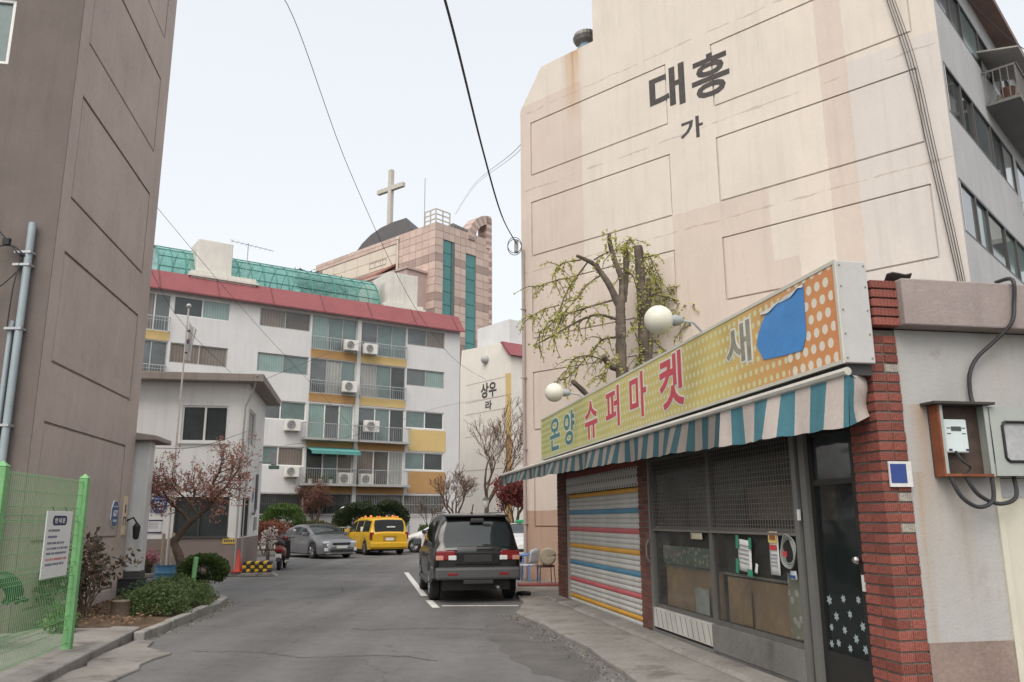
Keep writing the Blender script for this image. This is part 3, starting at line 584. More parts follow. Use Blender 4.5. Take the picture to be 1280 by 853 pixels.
# lower wing
q = MB(); q.box(-3.0, 0, 1.4, 14.5, 0, 29.1); q.box(-3.15, 0, 1.2, 14.7, 29.1, 29.35); q.build('lower_wing', M('wing_granite', (.45, .34, .31), .7, .08, .7), ch)
q = MB(); q.prism([(-3.1, 7.0, 29.35), (-3.1, 14.5, 29.35), (-.05, 14.5, 30.9), (-.05, 7.0, 31.4)], (0, 0, .25)); q.build('wing_roof', M('rust_roof', (.30, .15, .12), .8), ch)
q = MB(); q.tube([(-.18, 6.6, 24), (-.18, 6.6, 34.6)], .14, 8); q.lathe([(.22, 0), (.22, .35)], 10, c=(-.18, 6.6, 34.5)); q.build('drainpipe', M('pipe_cream', (.55, .50, .45), .6), ch)
# roof rail, ladder rack and mast
q = MB()
for x in (0.2, 1.3, 2.4): q.box(x - .06, x + .06, .2, .32, 35.1, 36.9)
for y in (1.2, 2.2): q.box(.14, .26, y - .06, y + .06, 35.1, 36.9)
for z in (35.6, 36.2, 36.8): q.box(.15, 2.45, .22, .30, z, z + .12); q.box(.16, .24, .30, 2.2, z, z + .12)
q.build('roof_rail', M('rail_cream', (.50, .44, .38), .6), ch)
q = MB(); q.tube([(-.2, 1.8, 35), (-.2, 1.8, 41.0)], .05, 5); q.build('lightning_mast', GREYM, ch)
# arched parapet: stepped quarter ring of blocks and its leg
cxa, cza = 9.0, 34.35
for i in range(12):
    a0 = math.pi / 2 + (math.pi / 2) * i / 12; a1 = a0 + math.pi / 24 * .96; q = MB()
    pr = [(cxa + r_ * math.cos(a) * 1.0, -.15, cza + r_ * math.sin(a)) for r_, a in ((2.75, a0), (3.85, a0), (3.85, a1), (2.75, a1))]
    q.prism(pr, (0, 1.6, 0)); q.build('arch_block', ST[i % 2], ch)
for j in range(9): q = MB(); q.box(8.25, 9.12, -.15, 1.4, 34.3 + j * .44 - .3, 34.3 + j * .44 + .12); q.build('arch_block', ST[j % 2], ch)
for j in range(24): q = MB(); q.box(8.72, 9.16, -.16, .9, 33.9 - j * .55 - .5, 33.9 - j * .55); q.build('corner_block', ST[j % 2], ch)
q = MB()
for i in range(7): q.box(2.8 + i * .42, 3.1 + i * .42, .1, .9, 35.15, 35.75 - .03 * i)
q.build('parapet_teeth', M('dark_parapet', (.20, .19, .19), .7), ch)
# dark curved roof and the cross (built in world measures)
q = MB(cinv)
pr = [(x_ * 1.07, 98.4, 1.65 + (z_ - 1.65) * 1.07) for x_, z_ in ((-18.6, 32.8), (-17.9, 33.9), (-16.9, 35.0), (-15.7, 35.9), (-14.3, 36.6), (-12.66, 37.15), (-12.1, 35.9), (-12.2, 32.8))]
q.prism(pr, (1.2, 4.0, 0)); q.build('curved_roof', M('dark_roof_metal', (.085, .085, .088), .5, .1, .8), ch)
CX4 = cinv @ mat4((-15.75, 99, 0), 90 + 52.3 - 180); co = MB(CX4); co.box(-.29, .29, -.27, .27, 37.5, 46.5); co.build('cross_post', M('cross_white', (.50, .48, .43), .6, .05, .6, streak=.2), ch)
co = MB(CX4); co.box(-2.4, 2.4, -.25, .25, 43.6, 44.17); co.build('cross_arm', M('cross_white', (.6, .6, .6)), ch)

# ------------------------------------------------------------------ gatehouse
GL_, GRZ = (-8.5, 25.8, 0), 10.5
gh = thing('gatehouse', 'two storey white gatehouse with brown base band and overhanging flat roof', 'building', GL_, GRZ)
GW = M('gatehouse_white', (.76, .75, .73), .85, .05, 1.0, streak=.14, spec=.2); GBR = M('gatehouse_brown', (.255, .205, .185), .85, .08, 1.2, streak=.1)
fh = [(-1.98, -.57, 4.06, 5.22), (-1.97, -.36, 1.12, 2.36)]; sh = [(.45, 2.2, 4.06, 5.22), (.25, 2.0, 1.12, 2.36)]
m = MB(); m.wall(-5.2, 0, 1.1, 5.95, fh, .16); m.T = FACE_R(0); m.wall(0, 4.8, 1.1, 5.95, sh, .16); m.T = None; m.box(-5.2, -.05, 4.7, 4.8, 0, 5.95); m.box(-5.2, -.2, .3, 4.6, 5.5, 5.6); m.box(-5.15, -.2, .3, 4.6, 2.9, 3.0); m.build('wall', GW, gh)
m = MB(); m.box(-5.2, .012, -.012, 4.8, -.1, 1.10); m.build('base_band', GBR, gh)
m = MB(); m.box(-5.6, .5, -.5, 5.3, 5.95, 6.2); m.build('roof', M('roof_taupe', (.29, .25, .225), .85, .1, 1, streak=.25), gh, bevel=.02)
window(gh, *fh[0], .08, (.5,), WHITEM, [GL_D], rw, .06, .08); window(gh, *fh[1], .1, (.45,), DARKM, [GL_D], rw, .05, .08)
window(gh, *sh[0], .08, (.3, .6), WHITEM, [GL_D, GL_B], rw, .05, .08, FACE_R(0)); window(gh, *sh[1], .08, (.5,), DARKM, [GL_D, GL_B], rw, .05, .08, FACE_R(0))
q = MB(); q.box(-2.1, -.45, -.06, .02, 4.0, 4.06); q.build('sill', WHITEM, gh); q = MB(); q.box(-2.0, -.3, -.05, .02, 1.105, 1.13); q.build('sill', DARKM, gh)
q = MB(); q.tube([(-.08, -.06, .15), (-.08, -.06, 4.3), (-.05, -.1, 5.2), (.2, -.3, 5.75), (.3, -.52, 6.15)], .028, 6); q.build('conduit', GREYM, gh)
q = MB(); q.tube([(.08, .12, .5), (.08, .12, 1.2), (.08, .12, 4.5)], .02, 6); q.build('conduit', GREYM, gh)
q = MB(); q.tube([(.10, 2.75, 2.0), (.10, 2.75, 3.2)], .05, 8); q.tube([(.1, 2.75, 2.0), (.1, 2.5, 1.85), (.1, 2.2, 1.85)], .04, 8); q.build('drainpipe', M('dark_pipe', (.12, .12, .12), .5), gh)
q = MB(); q.box(0.012, .08, 3.3, 3.6, 1.3, 1.75); q.build('door_phone', GREYM, gh)
q = MB(); q.box(-6.0, .35, -.75, 5.2, 0.002, .12); tag(q.build('plinth', CONC, gh, bevel=.02), None)
def octagon(name, label, M4, r, txt=True):
    t_ = tag(bpy.data.objects.new(name, None), label, 'sign'); COL.objects.link(t_); t_.matrix_world = M4
    pts = lambda r_, y: [(r_ * math.cos(math.pi / 8 + i * math.pi / 4), y, r_ * 1.15 * math.sin(math.pi / 8 + i * math.pi / 4)) for i in range(8)]
    q = MB(); q.prism(pts(r, -.02), (0, .02, 0)); q.build('plate', M('sign_white', (.7, .7, .7), .5), t_)
    q = MB(); q.prism(pts(r * .94, -.026), (0, .006, 0)); q.build('face', M('sign_blue', (.035, .085, .22), .4, .08, 3), t_)
    if txt: text_mesh('ADT', -r * .66, r * .66, -r * .2, r * .3, .003, .03, XF(0, -.0265)).build('lettering', M('sign_white', (.7, .7, .7)), t_)
    q = MB(); q.box(-r * .55, r * .55, -.029, -.026, r * .55, r * .64); q.box(-r * .5, r * .5, -.029, -.026, -r * .62, -r * .45); q.build('stripe', M('sign_pale', (.45, .52, .65), .5), t_)
GM = mat4(GL_, GRZ)
octagon('security_sign', 'blue octagonal alarm company sign on the gatehouse front wall', GM @ XF(-2.42, -.002, 2.14), .27)
octagon('security_sign', 'small blue octagonal alarm sign on the gatehouse side wall', GM @ FACE_R(0) @ XF(2.5, -.002, 2.45), .2, False)
LBM = mat4((-7.097, 11.946, 0), 99.7)
octagon('security_sign', 'blue octagonal alarm company sign on the brown block wall', LBM @ XF(4.30, -.002, 1.78), .24)
def plate(name, label, cat, M4, w_, h_, mat, extra=()):
    t_ = tag(bpy.data.objects.new(name, None), label, cat); COL.objects.link(t_); t_.matrix_world = M4
    q = MB(); q.box(-w_ / 2, w_ / 2, -.015, 0, -h_ / 2, h_ / 2); q.build('plate', mat, t_)
    for nm, x0, x1, z0, z1, mm in extra: q = MB(); q.box(x0, x1, -.018, -.0145, z0, z1); q.build(nm, mm, t_)
    return t_
NAVY = M('print_navy', (.03, .035, .09), .6); PAPER = M('paper', (.70, .70, .68), .7, .06, 6); REDP = M('print_red', (.55, .06, .07), .6)
plate('notice_plate', 'white notice with black top and bottom bars on the gatehouse wall', 'notice', GM @ XF(-2.52, -.002, 1.47), .42, .42, PAPER, [('bar', -.24, .24, .16, .2, NAVY), ('bar', -.24, .24, -.2, -.16, NAVY)] + [('text_line', -.15, .12, .1 - .05 * k, .115 - .05 * k, M('print_grey', (.3, .3, .32), .7)) for k in range(4)])
plate('warning_plate', 'small yellow plate with dark marks under the gatehouse window', 'sign', GM @ XF(-.28, -.014, 1.02), .42, .17, M('plate_yellow', (.66, .47, .10), .6, .08, 8), [('mark', -.16 + .065 * k, -.12 + .065 * k, -.03, .03, NAVY) for k in range(6)])
plate('entrance_plate', 'narrow cream plate with a dark figure on the brown block wall', 'sign', LBM @ XF(4.98, -.002, 1.75), .26, .78, M('plate_cream', (.66, .55, .40), .6, .05, 6), [('figure', -.03, .05, .05, .22, NAVY), ('figure', -.09, .09, -.06, -.02, NAVY), ('figure', -.09, -.05, -.2, -.06, NAVY), ('figure', .05, .09, -.2, -.06, NAVY)])
# wall lamps
for lab, M4 in (('black wall lantern on the gatehouse front', GM @ XF(-2.85, -.002, 2.6)), ('small wall lantern on the brown block beside its entrance', LBM @ XF(5.22, -.002, 1.55))):
    t_ = tag(bpy.data.objects.new('wall_lantern', None), lab, 'lamp'); COL.objects.link(t_); t_.matrix_world = M4
    q = MB(); q.tube([(0, 0, .1), (0, -.12, .16), (0, -.2, .05)], .02, 6); q.build('arm', BLACK, t_); q = MB(); q.lathe([(.03, -.28), (.06, -.24), (.08, -.02), (.02, .06)], 8, c=(0, -.2, 0)); q.build('lantern', BLACK, t_)
fl = thing('floodlight', 'grey floodlight on a bracket at the gatehouse corner', 'lamp', tuple(GM @ Vector((.1, 3.9, 3.6))), GRZ)
q = MB(); q.tube([(-.1, 0, .1), (.35, 0, .1)], .02, 6); q.build('arm', GREYM, fl); q = MB(); q.box(.3, .5, -.12, .12, .0, .5); q.build('head', GREYM, fl, bevel=.03); q = MB(); q.box(.25, .6, -.15, .15, -.14, -.02); q.build('reflector', M('lamp_green', (.12, .2, .17), .4), fl)

# white entrance post beside the brown block
gp_ = thing('entrance_post', 'white entrance post with black foot and small brown roof beside the brown block', 'post', (-8.02, 17.62, 0), 99.7 - 90)
q = MB(); q.box(-.2, .2, -.2, .2, .62, 3.32); q.build('shaft', M('post_white', (.64, .64, .63), .8, .06, 2, streak=.15), gp_, bevel=.01)
q = MB(); q.box(-.22, .22, -.22, .22, -.05, .62); q.build('foot', M('post_foot', (.07, .068, .066), .8, .15, 3), gp_, bevel=.01)
q = MB(); q.prism([(-1.6, -.45, 3.32), (.38, -.45, 3.32), (.38, -.45, 3.42), (-1.6, -.45, 3.70)], (0, 1.3, 0)); q.build('roof', M('roof_taupe', (.3, .25, .22)), gp_, bevel=.02)
bx_ = thing('ballot_crate', 'black crate standing at the foot of the white entrance post', 'crate', (-7.78, 17.05, .1), 12)
q = MB(); q.prism([(-.22, -.18, 0), (.22, -.18, 0), (.16, -.18, .38), (-.28, -.18, .38)], (0, .36, 0)); q.build('body', BLACK, bx_, bevel=.01); q = MB(); q.box(-.30, .18, -.19, .19, .381, .41); q.build('lid', BLACK, bx_)
# ------------------------------------------------------------------ corner shop
SL, SRZ = (.95, 17.19, 0), -79.4
SM = mat4(SL, SRZ)
shop = thing('corner_shop', 'small single storey shop with red brick piers, striped shutter and dusty windows', 'shop', SL, SRZ)
BRICK = M('red_brick', (.25, .084, .065), .75, .16, 12, bump=.5, bs=60, spec=.3, orand=.22); BRICKD = M('shaded_brown_brick', (.16, .072, .058), .8, .16, 12, bump=.5, bs=60, spec=.25, orand=.22)  # second brick is a darker copy for far piers, shade put into its colour
MORT = M('mortar', (.15, .135, .12), .95, .2, 8, bump=.4, bs=50); PATCHB = M('mortar_patch', (.36, .33, .29), .9, .2, 10, bump=.5, bs=60)
def ribbed(x0, x1, y0, y1, h):
    """a brick with vertical combed grooves on its outer faces"""
    q = MB(); q.box(x0, x1, y0, y1, 0, h)
    n = 7
    for i in range(n):
        a = x0 + (x1 - x0) * (i + .18) / n; b = x0 + (x1 - x0) * (i + .82) / n; q.box(a, b, y0 - .004, y0, .003, h - .003)
        a = y0 + (y1 - y0) * (i + .18) / n; b = y0 + (y1 - y0) * (i + .82) / n; q.box(x1, x1 + .004, a, b, .003, h - .003)
    return q
def pier(name, x0, x1, y0, y1, z0, z1, mat, ysplit=True, seed=1, dark=None):
    rg = random.Random(seed); core = MB(); core.box(x0 + .012, x1 - .012, y0 + .012, y1 - .012, z0, z1); core.build(name, MORT, shop)
    par = bpy.data.objects[name] if False else COL.objects[-1]
    xm = (x0 + x1) / 2; ym = (y0 + y1) / 2; gq = .005; hh = .064
    metas = []
    cells = [(x0, xm, y0, y1), (xm, x1, y0, ym), (xm, x1, ym, y1)] if ysplit else [(x0, xm, y0, y1), (xm, x1, y0, y1)]
    cells2 = [(x0, x0 + (x1 - x0) * .3, y0, y1), (x0 + (x1 - x0) * .3, x1, y0, ym), (x0 + (x1 - x0) * .3, x1, ym, y1)] if ysplit else [(x0, x0 + (x1 - x0) * .28, y0, y1), (x0 + (x1 - x0) * .28, x1, y0, y1)]
    M1 = [ribbed(a + gq, b - gq, c + gq, e - gq, hh).mesh('brick', mat) for a, b, c, e in cells]; M2 = [ribbed(a + gq, b - gq, c + gq, e - gq, hh).mesh('brick', mat) for a, b, c, e in cells2]
    MP = [ribbed(a + gq, b - gq, c + gq, e - gq, hh).mesh('brick', PATCHB) for a, b, c, e in cells]
    n = int((z1 - z0) / .08)
    for k in range(n):
        for i, me in enumerate(M1):
            mm = MP[i] if (ysplit and rg.random() < .02) else me
            put('brick', mm, par, (rg.uniform(-.003, .003), rg.uniform(-.003, .003), z0 + .008 + k * .08))
    return par
pier('brick_pier', 10.50, 10.88, -.02, .235, .0, 3.16, BRICK, True, 4)
pier('brick_pier', -.05, .60, -.02, .24, .0, 2.88, BRICKD, False, 5)
pier('brick_pier', 5.03, 5.50, -.02, .22, .0, 2.88, BRICKD, False, 6)
pb = MB(); pb.box(10.62, 10.93, .02, .22, 3.20, 3.57); po = pb.build('brick_corner', MORT, shop)
cb = ribbed(10.60, 10.95, .0, .235, .064).mesh('brick', BRICK)
for k in range(5): put('brick', cb, po, (0, 0, 3.185 + k * .079))
# end wall, back, soffit, roof slab
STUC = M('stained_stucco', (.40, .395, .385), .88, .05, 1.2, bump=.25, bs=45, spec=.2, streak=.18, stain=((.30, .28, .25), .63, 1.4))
SLABM = M('taupe_concrete', (.30, .255, .24), .88, .12, 1.5, bump=.3, bs=40, spec=.2, streak=.25)
def run_stain(m, y0, hw, ztop, zlen, col, k=.8):
    t = m.node_tree; N = t.nodes; L = t.links; b = N['Principled BSDF']; cur = b.inputs['Base Color'].links[0].from_socket
    tc = N.new('ShaderNodeTexCoord'); sp = N.new('ShaderNodeSeparateXYZ'); L.new(tc.outputs['Object'], sp.inputs[0])
    def mt(op, a, bb=0.0, cl=False):
        q = N.new('ShaderNodeMath'); q.operation = op; q.use_clamp = cl
        for i, s in enumerate((a, bb)):
            if isinstance(s, (int, float)): q.inputs[i].default_value = s
            else: L.new(s, q.inputs[i])
        return q.outputs[0]
    mp = N.new('ShaderNodeMapping'); mp.inputs['Scale'].default_value = (14, 14, 1.2); L.new(tc.outputs['Object'], mp.inputs['Vector'])
    nz = N.new('ShaderNodeTexNoise'); nz.inputs['Scale'].default_value = 1; nz.inputs['Detail'].default_value = 5; L.new(mp.outputs[0], nz.inputs['Vector'])
    ax = mt('MAXIMUM', mt('SUBTRACT', 1.0, mt('DIVIDE', mt('ABSOLUTE', mt('SUBTRACT', sp.outputs['Y'], y0)), hw)), 0.0)
    az = mt('MULTIPLY', mt('LESS_THAN', sp.outputs['Z'], ztop), mt('SUBTRACT', 1.0, mt('DIVIDE', mt('SUBTRACT', ztop, sp.outputs['Z']), zlen), True))
    f = mt('MULTIPLY', mt('MULTIPLY', ax, az), mt('MULTIPLY', nz.outputs['Fac'], k * 2), True)
    q = N.new('ShaderNodeMix'); q.data_type = 'RGBA'; L.new(f, q.inputs[0]); L.new(cur, q.inputs[6]); q.inputs[7].default_value = (*col, 1); L.new(q.outputs[2], b.inputs['Base Color'])
run_stain(STUC, .40, .14, 2.55, 1.6, (.38, .24, .13), .6); run_stain(STUC, .31, .06, 2.0, 2.2, (.36, .27, .18), .7); run_stain(STUC, .66, .22, 1.97, 1.2, (.33, .28, .22), .6); run_stain(STUC, 1.2, .25, 3.18, 1.0, (.36, .33, .29), .5)
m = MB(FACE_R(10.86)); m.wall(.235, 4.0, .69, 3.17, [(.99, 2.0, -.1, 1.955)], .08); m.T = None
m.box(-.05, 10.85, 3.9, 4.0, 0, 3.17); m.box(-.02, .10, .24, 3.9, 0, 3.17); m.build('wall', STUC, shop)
m = MB(FACE_R(10.875)); m.box(.236, .975, 0, .03, -.05, .70); m.build('skirting', M('skirt_brown', (.25, .19, .165), .9, .2, 2, bump=.4, bs=30, stain=((.5, .48, .45), .68, 3)), shop)
m = MB(); m.box(-.1, 11.02, .237, 4.1, 3.18, 3.575); m.build('roof_slab', SLABM, shop, bevel=.012)
m = MB(); m.box(.0, 10.5, .03, .2, 2.45, 3.17); m.box(.0, 10.85, .2, 3.9, 3.05, 3.1); m.build('lintel', M('lintel_dark', (.07, .062, .055), .85, .2, 3), shop)
m = MB(); m.box(.1, 10.84, .2, 3.9, .05, .075); m.build('shop_floor', M('floor_in', (.12, .10, .085), .8, .2, 2), shop)
m = MB(); m.box(.1, 10.84, 2.2, 2.25, .07, 3.05); m.box(5.2, 5.26, .22, 2.2, .07, 3.05); m.build('partition', M('inner_wall', (.16, .13, .105), .85, .3, 1.2), shop)
# shutter: single slats
SW = M('shutter_white', (.52, .51, .48), .55, .10, 2, orand=.05, streak=.2); SBl = M('shutter_blue', (.085, .24, .36), .55, .1, 3); SRd = M('shutter_red', (.52, .12, .13), .55, .1, 3); SYe = M('shutter_yellow', (.62, .33, .05), .55, .1, 3)
sroot = MB(); sroot.box(.60, .66, .02, .10, .06, 2.46); sho = bpy.data.objects.new('roller_shutter', None); COL.objects.link(sho); sho.parent = shop; sroot.build('guide_rail', M('shutter_rail', (.30, .29, .28), .5), sho); MB().box(4.97, 5.03, .02, .10, .06, 2.46).build('guide_rail', M('shutter_rail', (.3, .3, .3)), sho)
sl = MB(); n_ = 6
sl.grid(lambda u, v: (.66 + u * 4.31, .075 - .018 * math.sin(math.pi * v) ** .6, v * .076), 1, n_)
sm = {k: sl.mesh('slat', mt_, smooth=60) for k, mt_ in (('w', SW), ('b', SBl), ('r', SRd), ('y', SYe))}
for k in range(26):
    c_ = 'w'
    if k % 4 == 1: c_ = ['y', 'r', 'b', 'y', 'r', 'b', 'y'][k // 4] if k // 4 < 7 else 'w'
    put('slat', sm[c_], sho, (0, 0, .075 + k * .0785))
q = MB(); q.box(.64, 4.99, .045, .10, .066, .075 + .001); q.build('bottom_bar', GREYM, sho)
q = MB(); q.tube([(2.9, .02, .075), (3.0, -.0, .085), (3.1, .02, .075)], .012, 5); q.build('pull_handle', GREYM, sho)
def dots_mat(name, base_nodes, pitch, rad, dotc, stag=True, band=None):
    m = bpy.data.materials.new(name); m.use_nodes = True; t = m.node_tree; N = t.nodes; L = t.links; b = N['Principled BSDF']; b.inputs['Roughness'].default_value = .45; b.inputs['Specular IOR Level'].default_value = .35
    tc = N.new('ShaderNodeTexCoord'); sp = N.new('ShaderNodeSeparateXYZ'); L.new(tc.outputs['Object'], sp.inputs[0])
    def mt(op, a, bb=0.0):
        q = N.new('ShaderNodeMath'); q.operation = op
        for i, s in enumerate((a, bb)):
            if isinstance(s, (int, float)): q.inputs[i].default_value = s
            else: L.new(s, q.inputs[i])
        return q.outputs[0]
    col = base_nodes(N, L, sp, mt, tc)
    for (pt, rd, dc, x0, x1) in band:
        row = mt('FLOOR', mt('DIVIDE', sp.outputs['Z'], pt)); off = mt('MULTIPLY', mt('MODULO', row, 2.0), .5) if stag else 0.0
        fx = mt('SUBTRACT', mt('FRACT', mt('ADD', mt('DIVIDE', sp.outputs['X'], pt), off)), .5); fz = mt('SUBTRACT', mt('FRACT', mt('DIVIDE', sp.outputs['Z'], pt)), .5)
        d = mt('SQRT', mt('ADD', mt('MULTIPLY', fx, fx), mt('MULTIPLY', fz, fz)))
        f = mt('MULTIPLY', mt('LESS_THAN', d, rd / pt), mt('MULTIPLY', mt('GREATER_THAN', sp.outputs['X'], x0), mt('LESS_THAN', sp.outputs['X'], x1)))
        q = N.new('ShaderNodeMix'); q.data_type = 'RGBA'; L.new(f, q.inputs[0]); L.new(col, q.inputs[6]); q.inputs[7].default_value = (*dc, 1); col = q.outputs[2]
    L.new(col, b.inputs['Base Color']); return m
def flat_white(N, L, sp, mt, tc):
    q = N.new('ShaderNodeRGB'); q.outputs[0].default_value = (.50, .49, .47, 1); return q.outputs[0]
DOTW = dots_mat('dotted_white', flat_white, .1, .02, None, True, [(.13, .026, (.03, .03, .03), -99, 99)])
q = MB(); q.box(.62, 5.02, .012, .018, 2.12, 2.42); q.build('shutter_box', DOTW, shop)
q = MB(); q.box(.62, 5.02, .005, .03, 2.42, 2.52); q.build('shutter_trim', M('trim_red', (.22, .05, .045), .7), shop)
# shop windows: frames, glass, grille, what stands behind
FRM = M('shop_frame', (.12, .117, .11), .55, .15, 4); GLS_SHOP = glassmat('shop_glass', (.10, .105, .10), .93, .06, .22)
def bar(*a): q = MB(); q.box(*a); return q
for i, (x0, x1) in enumerate(((5.56, 7.50), (7.50, 9.50))):
    fr_ = bar(x0, x1, .0, .06, .45, .50); fr_.box(x0, x1, .0, .06, 1.49, 1.54); fr_.box(x0, x1, .0, .06, 2.43, 2.47); fr_.box(x0, x0 + .05, .002, .058, .5, 2.43); fr_.box(x1 - .05, x1, .002, .058, .5, 2.43)
    fo = fr_.build('window', FRM, shop)
    q = MB(); q.box(x0 + .05, x1 - .05, .026, .032, .5, 1.49); q.build('pane', GLS_SHOP, fo); q = MB(); q.box(x0 + .05, x1 - .05, .036, .042, 1.54, 2.43); q.build('pane', GLS_SHOP, fo)
    gq = MB(); n = int((x1 - x0 - .1) / .055)
    for k in range(n + 1): x = x0 + .05 + (x1 - x0 - .1) * k / n; gq.box(x - .0025, x + .0025, -.012, -.007, 1.50, 2.44)
    for k in range(18): z = 1.52 + .92 * k / 17; gq.box(x0 + .02, x1 - .02, -.0065, -.0015, z - .0025, z + .0025)
    gq.box(x0 + .01, x1 - .01, -.02, -.001, 1.475, 1.50); tag(gq.build('grille', M('grille', (.17, .155, .14), .6), fo), None)
q = bar(9.50, 9.58, -.03, .08, .06, 2.5); q.box(9.64, 9.74, -.02, .1, .06, 2.5); q.build('mullion', M('mullion_grey', (.15, .15, .14), .5), shop)
q = bar(9.585, 9.64, .0, .05, .06, 2.5); q.build('infill', DARKM, shop); q = bar(9.58, 9.62, -.045, -.03, 1.62, 1.72); q.build('latch', WHITEM, shop)
q = bar(5.5, 5.56, -.03, .05, .06, 2.46); q.tube([(5.53, -.05, 1.05), (5.53, -.09, 1.12), (5.53, -.09, 1.28), (5.53, -.05, 1.35)], .015, 6); q.build('mullion', M('mullion_grey', (.22, .22, .21)), shop)
# interior behind the glass
BROWN = M('brown_board', (.56, .39, .23), .8, .18, 1.5, stain=((.42, .31, .20), .6, 1.2))
q = bar(5.62, 7.42, .16, .18, .48, 1.02); q.build('display_board', BROWN, shop); q = bar(7.56, 9.12, .16, .18, .48, .98); q.build('display_board', BROWN, shop)
q = bar(5.6, 9.1, .15, .5, 1.0, 1.025); q.build('display_shelf', M('shelf', (.40, .38, .34), .7), shop)
def pattern_mat(name, c1, c2, sc):
    m = M(name, c1, .8, .12, 3); t = m.node_tree; N = t.nodes; L = t.links; b = N['Principled BSDF']; cur = b.inputs['Base Color'].links[0].from_socket
    tc = N.new('ShaderNodeTexCoord'); v = N.new('ShaderNodeTexVoronoi'); v.inputs['Scale'].default_value = sc; L.new(tc.outputs['Object'], v.inputs['Vector'])
    q = N.new('ShaderNodeMath'); q.operation = 'LESS_THAN'; L.new(v.outputs['Distance'], q.inputs[0]); q.inputs[1].default_value = .33
    mx_ = N.new('ShaderNodeMix'); mx_.data_type = 'RGBA'; L.new(q.outputs[0], mx_.inputs[0]); L.new(cur, mx_.inputs[6]); mx_.inputs[7].default_value = (*c2, 1); L.new(mx_.outputs[2], b.inputs['Base Color']); return m
q = bar(5.68, 7.44, .10, .105, 1.04, 1.28); q.build('patterned_curtain', pattern_mat('teal_flowers', (.20, .30, .26), (.55, .60, .55), 14), shop)
q = bar(9.14, 9.44, .05, .055, .52, 1.12); q.build('floral_paper', pattern_mat('flower_paper', (.45, .46, .36), (.78, .80, .76), 9), shop)
q = bar(6.78, 7.18, .08, .085, .50, .80); q.build('pale_paper', M('pale_paper', (.60, .66, .66), .8, .1, 4), shop)
q = bar(7.95, 8.2, .12, .125, .50, .86); q.build('card_sheet', M('card', (.42, .31, .18), .8, .1, 4), shop)
q = bar(7.62, 9.1, .14, .145, 1.05, 1.48); q.build('dark_blind', M('dark_blind', (.035, .037, .04), .7), shop)
q = bar(5.7, 9.3, .55, .6, 1.62, 2.0); q.build('inner_shelf', M('inner_brown', (.36, .25, .17), .8, .2, 1), shop)
q = bar(5.7, 7.4, .5, .55, 1.5, 2.05); q.build('stock_box', M('stock', (.22, .22, .23), .7, .2, 2), shop)
# wall under the windows
MARB = M('marble_slab', (.50, .49, .46), .5, .10, 2.0, streak=.25)
q = MB(); q.box(5.57, 7.49, -.035, .05, .20, .45); ms_ = q.build('stone_panel', MARB, shop)
for k in range(11): x = 5.66 + k * .17; q = MB(); q.prism([(x, -.037, .43), (x + .018, -.037, .43), (x + .098, -.037, .215), (x + .08, -.037, .215)], (0, .003, 0)); q.build('vein', M('vein', (.20, .19, .17), .8), ms_)
GREYP = M('cement_panel', (.17, .165, .155), .85, .18, 1.2, bump=.3, bs=30, stain=((.10, .095, .09), .58, 1.5))
q = bar(7.495, 9.50, -.04, .05, .17, .45); q.build('cement_panel', GREYP, shop); q = bar(5.56, 9.52, -.025, .05, .02, .165); q.build('cement_base', GREYP, shop)
# door
q = bar(9.74, 10.49, .02, .08, .07, .50); q.box(9.74, 9.80, .02, .08, .5, 2.45); q.box(10.40, 10.49, .02, .08, .5, 2.45); q.box(9.80, 10.40, .02, .08, 2.38, 2.45); q.box(9.80, 10.40, .021, .079, 1.93, 1.98)
do = q.build('door', M('door_dark', (.022, .021, .020), .4, .15, 4), shop)
q = bar(9.80, 10.40, .045, .051, .5, 1.93); q.build('pane', glassmat('door_glass', (.03, .04, .04), .72, .05, .15), do); q = bar(9.80, 10.40, .045, .051, 1.98, 2.38); q.build('pane', GL_D, do)
q = MB(); q.ball((10.44, -.03, 1.30), .035, 12, 8); q.tube([(10.44, .02, 1.30), (10.44, -.02, 1.30)], .02, 8); MB().box(10.42, 10.47, .012, .02, 1.05, 1.18).build('lock_plate', WHITEM, do); q.build('door_knob', M('chrome', (.6, .6, .6), .2, .02, 3, metal=1), do)
FLW = M('decal_white', (.36, .43, .45), .6)
rg = random.Random(77)
for x, z in ((9.86, .93), (10.08, .96), (10.30, .97), (9.95, .80), (10.16, .84), (10.33, .76), (9.86, .70), (10.06, .70), (10.22, .65), (9.95, .58), (10.12, .56), (10.34, .58), (9.84, .56)):
    q = MB(); r_ = rg.uniform(.035, .05); a0 = rg.random()
    for k in range(6):
        a = a0 + k * math.pi / 3; dx, dz = math.cos(a), math.sin(a)
        q.poly([(x, .0435, z), (x + (dx * .5 - dz * .25) * r_, .0435, z + (dz * .5 + dx * .25) * r_), (x + dx * r_, .0435, z + dz * r_), (x + (dx * .5 + dz * .25) * r_, .0435, z + (dz * .5 - dx * .25) * r_)])
    q.build('flower_decal', FLW, do)
q = MB(); q.ball((10.2, .3, .52), .13, 14, 8, sq=(1.2, .6, .9)); q.build('inner_bundle', M('bundle', (.30, .16, .15), .8), shop)
q = bar(9.6, 10.5, -.25, .02, .02, .10); q.build('door_step', CONC, shop, bevel=.02)
# step along the shop foot
q = MB(); q.prism([(-.2, -.02, .065), (-.2, -.30, .066), (-.2, -.24, .11), (-.2, -.02, .13)], (10.6, 0, 0)); q.build('foot_step', CONC, shop, bevel=.015)
